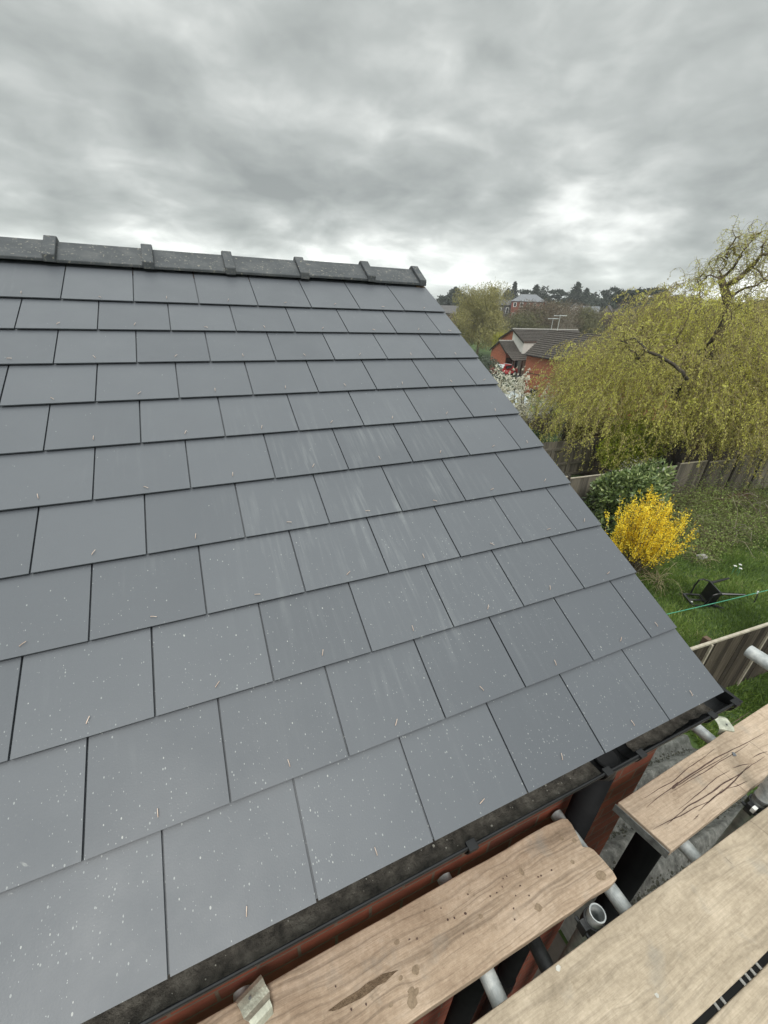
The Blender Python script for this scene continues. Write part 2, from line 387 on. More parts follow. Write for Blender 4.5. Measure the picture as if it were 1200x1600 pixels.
def npmesh(name, V, F, tint, mat, parent=None, local=False, smooth=False):
    """V (n,3), F (m,k) same-size faces, tint per face"""
    V = np.asarray(V, np.float32); F = np.asarray(F, np.int32); m_, k = F.shape
    me = bpy.data.meshes.new(name); me.vertices.add(len(V)); me.vertices.foreach_set('co', V.ravel())
    me.loops.add(m_*k); me.loops.foreach_set('vertex_index', F.ravel())
    me.polygons.add(m_); me.polygons.foreach_set('loop_start', np.arange(0, m_*k, k, dtype=np.int32))
    me.polygons.foreach_set('loop_total', np.full(m_, k, np.int32))
    if smooth: me.polygons.foreach_set('use_smooth', np.ones(m_, bool))
    me.update(calc_edges=True)
    a = me.attributes.new('tint', 'FLOAT', 'CORNER'); a.data.foreach_set('value', np.repeat(np.asarray(tint, np.float32), k))
    me.materials.append(MATS[mat])
    return link(me, name, parent, local)
def unit(a): return a/(np.linalg.norm(a, axis=-1, keepdims=True)+1e-9)
def leafgeo(P, L, Wd, D=None, rng=RNG, flat=0.0):
    """rhombus leaves at P, length L, width Wd, along D"""
    n = len(P); D = unit(rng.normal(size=(n, 3))) if D is None else unit(D)
    q = rng.normal(size=(n, 3)); q[:, 2] *= (1-flat)
    B = unit(np.cross(D, q)) if not flat else unit(np.cross(D, np.array([0, 0, 1.])+q*(1-flat)))
    L = np.broadcast_to(L, n)[:, None]; Wd = np.broadcast_to(Wd, n)[:, None]
    V = np.stack([P, P+D*L*.45+B*Wd*.5, P+D*L, P+D*L*.45-B*Wd*.5], 1).reshape(-1, 3)
    return V, np.arange(4*n).reshape(n, 4)
def linegeo(PL, rad, taper=.4, sides=3):
    """PL (m,k,3) polylines -> thin tubes"""
    m_, k, _ = PL.shape
    d = np.gradient(PL, axis=1); d = unit(d)
    ref = np.array([.31, .17, .93]); a = unit(np.cross(d, ref)); b = np.cross(d, a)
    r = np.broadcast_to(np.asarray(rad, float).reshape(-1, 1), (m_, 1))*np.linspace(1, taper, k)[None, :]
    rings = []
    for s_ in range(sides):
        an = 2*math.pi*s_/sides
        rings.append(PL+r[..., None]*(math.cos(an)*a+math.sin(an)*b))
    V = np.stack(rings, 2).reshape(-1, 3)
    idx = np.arange(m_*k*sides).reshape(m_, k, sides)
    F = []
    for s_ in range(sides):
        s2 = (s_+1) % sides
        F.append(np.stack([idx[:, :-1, s_], idx[:, :-1, s2], idx[:, 1:, s2], idx[:, 1:, s_]], -1).reshape(-1, 4))
    return V, np.concatenate(F), m_, k
def lines(name, PL, rad, tint, mat, parent=None, taper=.4, sides=3):
    V, F, m_, k = linegeo(PL, rad, taper, sides)
    tt = np.tile(np.repeat(np.asarray(tint), k-1), sides)
    return npmesh(name, V, F, tt, mat, parent)
def curl(P0, D0, length, k=7, droop=1.0, wig=.12, rng=RNG):
    """polylines that start at P0 along D0 and bend downwards, twisting"""
    n = len(P0); st = (np.broadcast_to(length, n)/(k-1))[:, None]
    P = [P0]; D = unit(D0)
    for i in range(k-1):
        D = unit(D+np.array([0, 0, -1.])*droop/(k-1)*1.6+rng.normal(size=(n, 3))*wig*3)
        P.append(P[-1]+D*st)
    return np.stack(P, 1)
def bezier(p0, p1, p2, k):
    t_ = np.linspace(0, 1, k)[:, None]
    return (1-t_)**2*p0+2*t_*(1-t_)*p1+t_**2*p2
def wiggle(pl, amp, rng=RNG):
    n = rng.normal(size=pl.shape)*amp; n[0] = 0; return pl+n

def ground_z(x, y):
    r = math.hypot(x, y)
    return float(np.interp(r, [0, 19, 30, 44, 62, 85, 110, 160, 220, 400, 1500], [-5.6, -5.6, -6.4, -7.7, -8.2, -7.2, -5.6, -3.0, -1.0, 2.0, 4.0]))
def at(px, py, d):
    """world point seen in the direction of photo pixel (px,py) at horizontal distance d"""
    q = RW.T @ np.array([px-600, py-800, FPX]); return CAM+q*d/math.hypot(q[0], q[1])
def onground(px, d):
    p = at(px, 500, d); return np.array([p[0], p[1], ground_z(p[0], p[1])])

# ------------------------------------------------------------------ the setting: ground
g = MB(); rr = [0, 4, 8, 12, 16, 19, 24, 30, 37, 44, 52, 62, 73, 85, 97, 110, 135, 160, 190, 220, 300, 400, 700, 1500, 3000]; NA = 72
vs = [(0, 0, -5.6)]
for r_ in rr[1:]:
    for k in range(NA):
        x, y = r_*math.cos(2*math.pi*k/NA), r_*math.sin(2*math.pi*k/NA)
        vs.append((x, y, ground_z(x, y)+(random.uniform(-.04, .04) if 16 < r_ < 500 else 0)))
fs = [(0, 1+k, 1+(k+1) % NA) for k in range(NA)]
for i in range(len(rr)-2):
    for k in range(NA):
        a = 1+i*NA+k; b = 1+i*NA+(k+1) % NA; fs.append((a, a+NA, b+NA, b))
g.add(vs, fs); tag(g.build('ground', 'turf_ground', smooth=True), kind='structure')

# grass blades of the two gardens
def grass(name, N, x0, x1, y0, y1, label, hmin=.07, hmax=.22, mat='grass_blade', clump=True):
    rng = np.random.default_rng(abs(hash(label)) % 1000 if False else N)
    P = np.stack([rng.uniform(x0, x1, N), rng.uniform(y0, y1, N), np.full(N, -5.62)], 1)
    if clump:
        c = np.stack([rng.uniform(x0, x1, N//60), rng.uniform(y0, y1, N//60)], 1)
        j = rng.integers(0, len(c), N//2); P[:N//2, :2] = c[j]+rng.normal(size=(N//2, 2))*.10
    lean = np.stack([np.sin(P[:, 0]*1.3+P[:, 1])*.5+.3, np.cos(P[:, 1]*1.7)*.5, np.zeros(N)], 1)
    D = unit(np.stack([rng.normal(size=N)*.45, rng.normal(size=N)*.45, np.full(N, .75)], 1)+lean*.6)
    f = .6+.8*(np.sin(P[:, 0]*2.1)*np.sin(P[:, 1]*2.7+1)*.5+.5)
    V, F = leafgeo(P, rng.uniform(hmin, hmax, N)*f, rng.uniform(.010, .022, N), D, rng)
    tt = np.clip(rng.beta(2, 2.6, N)*.8+.22*np.sin(P[:, 0]*1.9+2*np.sin(P[:, 1]*1.3))*.7+.12, 0, 1)
    o = npmesh(name, V, F, tt, mat); return tag(o, label, 'grass', kind='stuff')
grass('grass', 90000, 6.6, 17.5, 2.25, 8.2, 'long green tufted grass of the garden behind the dark fence')
grass('grass', 34000, 5.6, 11.5, -1.2, 2.0, 'green grass in front of the dark fence beside the scaffold', .08, .20)

# ------------------------------------------------------------------ the roofed house
TH = R(28.3); cT, sT = math.cos(TH), math.sin(TH)
def rf(x, s, n): return (x, s*cT-n*sT, s*sT+n*cT)
house = thing('brick_house', 'red brick house in the foreground with new grey slate roof and black gutter', 'house', (-3, 2.5, -5.6))
WY = .085; XL = -5.4; RS = 3.0           # wall face, left end, slope length to the ridge
yr, zr = RS*cT, RS*sT
w = MB()
# front wall, gable wall with its triangle, rear wall (solid 0.24 m walls)
w.box((XL, WY, -5.7), (-.03, WY+.24, -.09))
yb = 2*yr-WY
w.box((XL, yb-.24, -5.7), (-.03, yb, -.09))
gp = [(WY+.24, -5.7), (yb-.24, -5.7), (yb-.24, -.09+.1), (yr, zr-.17), (WY+.24, -.09+.1)]
for x0 in (-.27, XL+.003):
    n = len(gp); x1 = x0+.237
    vs = [(x0, a, b) for a, b in gp]+[(x1, a, b) for a, b in gp]
    w.add(vs, [tuple(range(n-1, -1, -1)), tuple(range(n, 2*n))]+[(i, (i+1) % n, n+(i+1) % n, n+i) for i in range(n)])
w.build('wall', 'brick_red', house)
# sarking deck below the slates, both slopes
dk = MB()
for sg in (1, -1):
    def q(x, s, n):
        p = rf(x, s, n); return p if sg == 1 else (p[0], 2*yr-p[1], p[2])
    A = [q(XL, .03, -.032), q(-.012, .03, -.032), q(-.012, RS-.02, -.032), q(XL, RS-.02, -.032), q(XL, .03, -.052), q(-.012, .03, -.052), q(-.012, RS-.02, -.052), q(XL, RS-.02, -.052)]
    F_ = [(0,1,2,3), (7,6,5,4), (0,4,5,1), (1,5,6,2), (2,6,7,3), (3,7,4,0)]
    dk.add(A, F_ if sg == 1 else [f[::-1] for f in F_])
deck = dk.build('roof_underlay', 'roof_felt', house)
# slates
PX, G, SL, THK = .305, .25, .55, .0048
sl = MB(); rsl = random.Random(3); rivets = []
for c in range(11):
    off = 0 if c % 2 == 0 else .5
    s0 = c*G
    s1 = min(s0+SL, RS+.0)
    if c >= 11: s0 = 11*G; 
    k = 0
    while True:
        u1 = -(k-off if off else k)*PX; u0 = u1-PX
        if off and k == 0: u1, u0 = 0, -.5*PX
        if u0 < XL: break
        g0 = .0026
        j = [rsl.uniform(-.0008, .0008) for _ in range(4)]
        xa, xb = u0+g0, u1-(g0 if u1 < 0 else rsl.uniform(-.0015, .0025))
        if c == 11 and rsl.random() < 0: pass
        na = rsl.uniform(-.0006, .0006); nb = rsl.uniform(-.0006, .0006)
        nh = -.046*(s1-s0)
        ta = rsl.random()
        P = [(xa, s0+j[0], na), (xb, s0+j[1], nb), (xb+j[2], s1, nh), (xa+j[3], s1, nh)]
        top = [rf(*p) for p in P]; bot = [rf(p[0], p[1], p[2]-THK) for p in P]
        uvs = [(p[0], p[1]) for p in P]*2
        sl.add(top+bot, [(0,1,2,3), (7,6,5,4), (0,4,5,1), (1,5,6,2), (2,6,7,3), (3,7,4,0)], ta, uvs)
        if c < 11: rivets.append(((u0+u1)/2 if u1-u0 > .2 else -.09, s0+.030))
        k += 1
for k in range(19):          # under-eave course, seen through the gaps of the lowest course
    xa, xb = -(k+.5)*PX-PX/2+.0026-PX/2+.0, -(k+.5)*PX+PX/2-PX/2-.0026
    xa, xb = -(k+1)*PX+PX/2+.0026-PX, -(k+1)*PX+PX/2-.0026
    if xa < XL: break
    P = [(xa, .004, -.0085), (xb, .004, -.0085), (xb, .33, -.0085-.046*.33), (xa, .33, -.0085-.046*.33)]
    sl.add([rf(*p) for p in P]+[rf(p[0], p[1], p[2]-.005) for p in P], [(0,1,2,3), (7,6,5,4), (0,4,5,1), (1,5,6,2), (2,6,7,3), (3,7,4,0)], rsl.random(), [(p[0], p[1]) for p in P]*2)
slates = sl.build('slate_roof', 'slate', house)
# rear slope: same slates in one simpler layer
sb = MB()
for c in range(12):
    for k in range(18):
        u1 = -(k-(.5 if c % 2 else 0))*PX; u0 = u1-PX
        if u1 > 0: u1 = 0
        if u0 < XL: continue
        P = [(u0+.0026, c*G, 0), (u1-.0026, c*G, 0), (u1-.0026, min(c*G+.5, RS), -.018), (u0+.0026, min(c*G+.5, RS), -.018)]
        mir = lambda p: (p[0], 2*yr-p[1], p[2])
        top = [mir(rf(*p)) for p in P]; bot = [mir(rf(p[0], p[1], p[2]-THK)) for p in P]
        sb.add(top+bot, [(3,2,1,0), (4,5,6,7), (1,5,4,0), (2,6,5,1), (3,7,6,2), (0,4,7,3)], rsl.random(), [(p[0], p[1]) for p in P]*2)
sb.build('rear_slate_roof', 'slate', house)
# copper disc rivets: bent stems over the tail of every slate
rv_meshes = []
for v in range(5):
    a = R((25, 80, -30, 100, 55)[v]); m_ = MB(); L_ = .017
    pts = [(0, 0, -.001), (0, 0, .002), (math.cos(a)*L_*.5, math.sin(a)*L_*.5, .0035), (math.cos(a)*L_, math.sin(a)*L_, .003)]
    m_.tube(pts, .0010, 6); ob = m_.build('tail_rivet', 'copper'); rv_meshes.append(ob.data); bpy.data.objects.remove(ob)
rivets.sort(key=lambda p: np.linalg.norm(np.array(rf(p[0], p[1], 0))-CAM))
vis = [p for p in rivets if p[0] > -1.9-.33*p[1]]
rest = MB()
for i, (x, s) in enumerate(vis):
    x += rsl.uniform(-.006, .006); s += rsl.uniform(-.004, .004)
    me = rv_meshes[rsl.randrange(5)]
    M = Matrix.Translation(rf(x, s, .0005)) @ Matrix.Rotation(TH, 4, 'X') @ Matrix.Rotation(rsl.uniform(-.4, .4), 4, 'Z')
    if i < 98:
        o = bpy.data.objects.new('tail_rivet', me); COL.objects.link(o); o.parent = slates; o.matrix_basis = M
    else: rest.add([M @ v_.co for v_ in me.vertices], [tuple(p.vertices) for p in me.polygons])
tag(rest.build('tail_rivet', 'copper', slates), kind='stuff')
# ridge tiles: angled, with a raised collar at each joint
def ridge_section(half, thick, rise):
    a = R(30)   # wing fall
    pts = []
    def wing(h, up):
        return [(-h*math.cos(a), up-h*math.sin(a)), (-.028, up-.012), (-.012, up), (.012, up), (.028, up-.012), (h*math.cos(a), up-h*math.sin(a))]
    o_ = wing(half, rise+thick); i_ = wing(half-.001, rise)
    return o_, i_
def ridge_piece(mb, x0, x1, half, thick, rise):
    o_, i_ = ridge_section(half, thick, rise); n = len(o_)
    vs = [(x0, yr+a, zr+b) for a, b in o_]+[(x0, yr+a, zr+b) for a, b in i_]+[(x1, yr+a, zr+b) for a, b in o_]+[(x1, yr+a, zr+b) for a, b in i_]
    fs = []
    for k in range(n-1):
        fs += [(k, 2*n+k, 2*n+k+1, k+1), (n+k+1, 3*n+k+1, 3*n+k, n+k), (k, k+1, n+k+1, n+k), (2*n+k+1, 2*n+k, 3*n+k, 3*n+k+1)]
    fs += [(0, n, 3*n, 2*n), (n-1, 3*n-1, 4*n-1, 2*n-1)]
    mb.add(vs, fs)
RH, RR = .178, .010
RJ = [-.012, -.405, -.858, -1.30, -1.728, -2.175]+[-2.175-.447*q for q in range(1, 8)]
for k in range(12):
    x1 = RJ[k]; x0 = RJ[k+1]+.006
    if x0 < XL-.1: break
    rt = MB(); jj = rsl.uniform(-.005, .005)
    ridge_piece(rt, x0-.0, x1-.045, RH, .016, RR+jj)
    rt_o = rt.build('ridge_tile', 'ridge_clay', house, bevel=.003)
    cb = MB(); ridge_piece(cb, x1-.046, x1+(.010 if k else .004), RH+.008+rsl.uniform(-.002, .002), .038, RR+jj)
    cb.build('collar', 'ridge_clay', rt_o, bevel=.004)
mb_ = MB()
for sg in (-1, 1):
    for x0, x1, hh in ((-.075, -.008, .031), (XL, -.076, .014)):
        yy = RH*math.cos(R(30))
        a = [(x0, yr+sg*(yy-.012), zr-RH*.5-.035), (x1, yr+sg*(yy-.012), zr-RH*.5-.035), (x1, yr+sg*(yy-.045), zr-RH*.5-.01), (x0, yr+sg*(yy-.045), zr-RH*.5-.01)]
        b = [(p[0], p[1], p[2]+hh) for p in a]
        fs = [(0,3,2,1), (4,5,6,7), (0,1,5,4), (1,2,6,5), (2,3,7,6), (3,0,4,7)]
        mb_.add(a+b, fs if sg == 1 else [f[::-1] for f in fs])
mb_.build('mortar', 'mortar_bed', house)
# fascia and verge undercloak
fb = MB(); fb.box((XL, .052, -.20), (-.03, .072, -.035)); fb.build('fascia', 'dark_timber', house)
sf = MB(); sf.box((XL, .0725, -.115), (-.03, WY-.001, -.095)); sf.build('soffit', 'dark_timber', house)
# gutter
GY, GZ, GR = .021, -.043, .056
gm = MB()
def gutter_arc(x, r, n=16, dz=0.0):
    return [(x, GY+r*math.cos(math.pi+math.pi*k/n), GZ+r*math.sin(math.pi+math.pi*k/n)+dz) for k in range(n+1)]
def gutter_run(mb, x0, x1, ro, ri):
    n = 16; vs = gutter_arc(x0, ro)+gutter_arc(x0, ri)+gutter_arc(x1, ro)+gutter_arc(x1, ri); m_ = n+1; fs = []
    for k in range(n):
        fs += [(k, k+1, 2*m_+k+1, 2*m_+k), (m_+k+1, m_+k, 3*m_+k, 3*m_+k+1), (k+1, k, m_+k, m_+k+1), (2*m_+k, 2*m_+k+1, 3*m_+k+1, 3*m_+k)]
    fs += [(0, 2*m_, 3*m_, m_), (n, m_+n, 3*m_+n, 2*m_+n)]
    mb.add(vs, fs)
OX = -.545
gutter_run(gm, XL, OX-.062, GR, GR-.003); gutter_run(gm, OX+.062, .062, GR, GR-.003)
# rolled front lip
gm.tube([(XL, GY-GR+.003, GZ+.002), (.062, GY-GR+.003, GZ+.002)], 0.0042, 8)
gut = gm.build('gutter', 'black_plastic', house, smooth=False)
ec = MB(); ec.prism([(GY+(GR+.004)*math.cos(math.pi+math.pi*k/14), GZ+(GR+.004)*math.sin(math.pi+math.pi*k/14)) for k in range(15)], .060, .074,
         Matrix(((0, 0, 1, 0), (1, 0, 0, 0), (0, 1, 0, 0), (0, 0, 0, 1))))
ec.build('gutter_end_cap', 'black_plastic', gut)
# silt along the gutter bed
si = MB(); nx = 150
for (xa, xb) in ((XL, OX-.07), (OX+.10, -.02)):
    N_ = int((xb-xa)/.02); vs = []; fs = []
    for i in range(N_+1):
        x = xa+(xb-xa)*i/N_
        hh = (.020 if xa < -1 else .008)+.004*math.sin(i*.31)+random.uniform(-.002, .002)
        for j in range(7):
            u = -1+2*j/6; rr_ = GR-.005
            half = math.sqrt(max(rr_*rr_-(rr_-hh)**2, 1e-6))
            vs.append((x, GY+u*half*.99, GZ-rr_+hh+random.uniform(-.0025, .0035)-.004*(1-abs(u))))
    for i in range(N_):
        for j in range(6):
            a = i*7+j; fs.append((a, a+7, a+8, a+1))
    si.add(vs, fs)
si.build('silt', 'gutter_silt', gut, smooth=True)
# outlet, running union clips
ol = MB(); gutter_run(ol, OX-.075, OX+.075, GR+.004, GR+.001)
ol.pipe((OX, GY, GZ-GR-.085), (OX, GY, GZ-GR+.012), .043, .039, 20)
ol.build('gutter_outlet', 'black_plastic', gut, smooth=False)
mouth = MB(); mouth.prism([(OX+.0375*math.cos(2*math.pi*k/20), GY+.0375*math.sin(2*math.pi*k/20)) for k in range(20)], GZ-GR+.0105, GZ-GR+.0125)
mouth.build('outlet_mouth', 'roof_felt', gut)
for bx in (OX-.075, OX+.075, -.10, -1.12, -2.03, -2.95, -3.9, .035):
    b = MB(); gutter_run(b, bx-.013, bx+.013, GR+.007, GR+.0035)
    b.box((bx-.014, GY-GR-.009, GZ-.004), (bx+.014, GY-GR+.016, GZ+.0085)); b.build('gutter_clip', 'black_plastic', gut, bevel=.0015)
dp = MB(); dp.tube([(OX, GY, GZ-GR-.05), (OX, GY, -5.5)], .044, 24)
dpo = dp.build('downpipe', 'pipe_black', house, smooth=True)
so_ = MB(); so_.pipe((OX, GY, -2.10), (OX, GY, -2.0), .050, .044, 20); so_.build('pipe_socket', 'pipe_black', dpo)
# the black soil pipe on the lean-to
sp = MB(); sp.tube([(-.165, -.085, -.70), (-.165, -.085, -5.5)], .052, 20); sp.build('soil_pipe', 'pipe_black', house, smooth=True)
sp = MB(); sp.tube([(-.98, -.08, -.74), (-.98, -.02, -5.5)], .045, 16); sp.build('dark_standard', 'pipe_black', house, smooth=True)  # black tube standing in for a dark scaffold standard below the boards

# bits of putty on the gutter edge and mortar crumbs (parts of the silt)
cr = MB(); rc = random.Random(5)
for _ in range(70):
    x = rc.uniform(-2.4, -.62); y = GY+rc.uniform(-.034, .03); z = GZ-GR+.026+.2*abs(y-GY); s_ = rc.choice((.001, .0013, .0018, .0018, .0035))
    cr.prism([(s_*rc.uniform(.6, 1.4)*math.cos(k*1.25+rc.random()*.3), s_*rc.uniform(.6, 1.4)*math.sin(k*1.25)) for k in range(5)], 0, s_*.7, Matrix.Translation((x, y, z)))
tag(cr.build('mortar_crumbs', 'mortar_grey', gut), kind='stuff')

# lean-to with corrugated sheets against the gable wall
lt = thing('lean_to', 'grey corrugated cement sheet lean-to roof seen below the scaffold boards', 'lean-to', (.9, -.8, -5.6))
cs = MB(); a15 = R(15); ny = 190; yA, yB = -2.9, .78; xs = (.0, .6, 1.3, 1.92)
def csz(x, y): return -1.62-x*math.tan(a15)+.034*math.cos(2*math.pi*y/.146)
vs = []; fs = []
for dz in (0, -.008):
    for i in range(ny+1):
        y = yA+(yB-yA)*i/ny
        for x in xs: vs.append((x, y, csz(x, y)+dz))
K = len(xs); T = (ny+1)*K
for i in range(ny):
    for j in range(K-1):
        a = i*K+j; fs += [(a, a+1, a+K+1, a+K), (T+a, T+a+K, T+a+K+1, T+a+1)]
    fs += [(i*K, i*K+K, T+i*K+K, T+i*K), (i*K+K-1, T+i*K+K-1, T+i*K+2*K-1, i*K+2*K-1)]
cs.add(vs, fs); cs.build('corrugated_roof', 'corrugated_sheet', lt, smooth=True)
lw = MB(); lw.box((1.5, yA+.1, -5.7), (1.6, yB-.1, -2.14)); lw.box((0.0, yB-.2, -5.7), (1.5, yB-.1, -2.15)); lw.box((0, yA+.1, -5.7), (1.5, yA+.2, -2.15))
lw.build('wall', 'concrete', lt)
yd = MB(); yd.box((-8, -4, -5.7), (1.45, 1.2, -5.585)); tag(yd.build('yard_shade', 'yard_shade_concrete'), kind='structure')  # dark concrete added below the scaffold, standing in for the lean-to's shadow
# mossy debris on the sheets, massed dark in the valleys to paint their shade
ms = MB(); rm = random.Random(11)
for _ in range(4200):
    x = rm.uniform(.02, 1.85); y = (rm.randint(-9, 4)+.5)*.146+rm.gauss(0, .016); s_ = rm.uniform(.003, .010)
    ms.prism([(s_*rm.uniform(.5, 1.5)*math.cos(k*1.05), s_*rm.uniform(.5, 1.5)*math.sin(k*1.05)) for k in range(6)], 0, s_*rm.uniform(.3, .9), Matrix.Translation((x, y, csz(x, y)-.001)))
tag(ms.build('moss_shade', 'moss_valley_shade', lt), kind='stuff')

# ------------------------------------------------------------------ scaffold
ZB = -.42; TB = .038
def board(outline, ztop, mat, label, group='scaffold boards beside the roof', band=None):
    cx = sum(p[0] for p in outline)/len(outline); cy = sum(p[1] for p in outline)/len(outline)
    t_ = thing('scaffold_board', label, 'scaffold board', (cx, cy, ztop-TB), 0, group)
    mb = MB(); mb.prism(outline, ztop-TB, ztop); mb.build('plank', mat, t_, bevel=.0035, seg=3); return t_
def edge(x0, x1, y, n, amp, seed, slope=0.0):
    r = random.Random(seed); return [(x0+(x1-x0)*i/n, y+slope*(x0+(x1-x0)*i/n-x0)+r.uniform(-amp, amp)) for i in range(n+1)]
inner = edge(-4.2, -.70, -.172, 40, .0012, 1)+[(-.620, -.174), (-.588, -.170), (-.584, -.150), (-.587, -.120), (-.594, -.082), (-.602, -.070), (-.622, -.060), (-.618, -.048), (-.610, -.020), (-.604, .006), (-.606, .026), (-.622, .034)]+edge(-.70, -4.2, .038, 40, .0016, 2)
b1 = board(inner, ZB, 'board_grained', 'weathered scaffold board nearest the gutter, with deep grain, a long gouge and a broken corner')
far_ = edge(-.345, 3.1, -.188, 30, .0012, 3, .030)+edge(3.1, -.385, .105, 30, .0012, 4, .032)
b2 = board(far_, ZB, 'board_stained', 'pale scaffold board with dark branching stain lines and a metal end band')
outer = edge(-4.2, 3.1, -.463, 50, .001, 5)+edge(3.1, -4.2, -.238, 50, .001, 6)
b3 = board(outer, ZB+.004, 'board_dusty', 'smooth dusty scaffold board, widest in view, along the lower right')
third = edge(-4.2, 3.1, -.702, 50, .001, 7)+edge(3.1, -4.2, -.478, 50, .001, 8)
b4 = board(third, ZB+.002, 'board_dusty', 'scaffold board in the bottom right corner, just beyond the narrow gap')
# steel band on the end of the stained board
eb = MB(); ang = math.atan(.03)
Mb = Matrix.Translation((-.368, -.098, ZB-.019)) @ Matrix.Rotation(R(-11.5)+0.0, 4, 'Z')
eb.box((-.0065, -.094, -.022), (-.0035, .094, .0165), Matrix.Translation((-.372, -.097, ZB-.019)) @ Matrix.Rotation(R(12.8), 4, 'Z'))
eb.build('end_band', 'band_steel', b2)
# marks on the boards: ribbons and patches lying on the timber
def ribbon(mb, pts, w0, w1, z, mid=None):
    pts = [np.array(p, float) for p in pts]; L_, R_ = [], []; n = len(pts)
    for i, p in enumerate(pts):
        d = pts[min(i+1, n-1)]-pts[max(i-1, 0)]; d /= np.linalg.norm(d)+1e-9; nn = np.array([-d[1], d[0]])
        u = i/(n-1); w_ = (w0+(w1-w0)*u) if mid is None else w0+(mid-w0)*math.sin(math.pi*u)
        w_ *= random.uniform(.7, 1.25)
        L_.append((*(p+nn*w_/2), z)); R_.append((*(p-nn*w_/2), z))
    vs = L_+R_+[(a, b, c-.0015) for a, b, c in L_+R_]
    fs = [(i, n+i, n+i+1, i+1) for i in range(n-1)]
    mb.add(vs, fs)
def on_board(px, py, z=ZB):
    q = RW.T @ np.array([px-600, py-800, FPX]); p = CAM+q*(z-CAM[2])/q[2]; return (p[0], p[1])
stn = MB()
S5 = lambda x, y: on_board(900+x/4, 1060+y/4)
curves = [[(1090, 205), (1010, 262), (915, 320)], [(865, 440), (790, 500), (700, 560), (610, 640), (520, 690), (430, 748)],
  [(1180, 340), (1080, 395), (980, 445), (870, 500), (780, 560), (690, 620), (620, 670), (520, 740), (440, 808)],
  [(1080, 410), (1000, 462), (900, 520), (800, 588), (700, 645), (590, 715)], [(960, 470), (880, 520), (790, 570), (650, 660), (600, 690)],
  [(1200, 455), (1150, 470), (1105, 495)], [(1180, 490), (1100, 540), (1020, 600), (930, 650), (850, 710), (770, 760), (700, 800), (640, 850), (570, 912)],
  [(1080, 545), (1010, 620), (950, 680), (880, 730), (820, 780), (765, 830)], [(960, 575), (880, 620), (800, 690), (740, 740), (640, 820)],
  [(920, 690), (830, 770), (740, 810), (650, 860), (560, 900), (480, 945)], [(1075, 640), (1000, 675), (930, 690)], [(1100, 535), (1040, 540), (980, 560)],
  [(770, 850), (752, 866), (735, 885)]]
for i, c_ in enumerate(curves):
    P = [S5(*p) for p in c_]; Q = []
    for a, b in zip(P, P[1:]):
        for u in (0, .33, .66): Q.append((a[0]+(b[0]-a[0])*u+random.uniform(-.0008, .0008), a[1]+(b[1]-a[1])*u+random.uniform(-.0008, .0008)))
    Q.append(P[-1]); ribbon(stn, Q, .0008, .0008, ZB+.0006, mid=(.0042 if i in (2, 6, 7) else .0026))
ribbon(stn, [S5(640, 650), S5(610, 680), S5(600, 690)], .004, .004, ZB+.0008, mid=.009)
stn.build('stain', 'stain_dark', b2)
for a, b in ((S5(870, 552), S5(1065, 710)), (S5(1085, 395), S5(1200, 480))):      # saw cuts across the board
    sw = MB(); ribbon(sw, [a, ((a[0]+b[0])/2, (a[1]+b[1])/2), b], .0014, .0014, ZB+.0006)
    sw.build('saw_cut', 'stain_dark', b2)
F6 = lambda x, y: on_board(640+x/2.143, 1220+y/2.143, ZB+.004)
for a, b in ((F6(1135, 130), F6(1200, 180)), (F6(1055, 255), F6(1078, 278))):
    sw = MB(); ribbon(sw, [a, ((a[0]+b[0])/2, (a[1]+b[1])/2), b], .0012, .0012, ZB+.0046)
    sw.build('saw_cut', 'stain_dark', b3)
# gouge, knots and nail holes of the inner board
gg = MB(); G8 = lambda x, y: on_board(380+x/3.333, 1280+y/3.333)
up = [(440, 1000), (520, 940), (600, 890), (650, 850), (690, 830), (725, 806), (760, 798), (808, 785)]
dn = [(785, 805), (740, 850), (700, 868), (660, 902), (620, 930), (560, 960), (500, 990), (470, 1000)]
poly = [G8(*p) for p in up]+[G8(*p) for p in dn]
gg.prism([(x, y) for x, y in poly][::-1], ZB-.001, ZB+.0007)
gg.build('gouge', 'gouge_dark', b1)
rk = random.Random(8)
global_z = [0.0]
def blot(mb, c_, rx, ry, z, k=9, rot=.0):
    global_z[0] += .00003; z = z+global_z[0]; mb.prism([(c_[0]+rx*rk.uniform(.75, 1.2)*math.cos(2*math.pi*i/k), c_[1]+ry*rk.uniform(.75, 1.2)*math.sin(2*math.pi*i/k)) for i in range(k)], z-.0012, z)
F1 = lambda x, y: on_board(640+x/2.143, 1220+y/2.143)
for x, y, rx, ry in ((510, 192, .010, .007), (552, 200, .010, .007), (545, 272, .007, .006), (640, 318, .022, .012), (375, 305, .008, .012), (432, 425, .013, .010), (238, 455, .007, .006), (20, 632, .013, .009), (15, 710, .018, .007)):
    kn = MB(); blot(kn, F1(x, y), rx, ry, ZB+.0006); kn.build('knot', 'knot_brown', b1)
for x, y, rx, ry in ((905, 795, .006, .006), (820, 828, .006, .005), (875, 890, .010, .005), (880, 950, .014, .012), (770, 970, .006, .004), (800, 640, .010, .006)):
    kn = MB(); blot(kn, G8(x, y), rx, ry, ZB+.0006); kn.build('knot', 'knot_brown', b1)
nh = MB()
for x, y in ((348, 428), (475, 300), (440, 318), (400, 385), (370, 352), (292, 375), (270, 387), (310, 355), (150, 460), (128, 466), (180, 512), (188, 445), (195, 381), (325, 320), (25, 530), (355, 385), (430, 322), (352, 465), (313, 328)):
    blot(nh, F1(x, y), rk.uniform(.0015, .0032), rk.uniform(.0015, .0032), ZB+.0010, 7)
for x, y in ((945, 478), (1030, 465), (865, 628), (905, 622), (1155, 492), (1172, 392), (482, 872), (563, 992), (640, 965)):
    blot(nh, G8(x, y), rk.uniform(.0015, .003), rk.uniform(.0015, .003), ZB+.0010, 7)
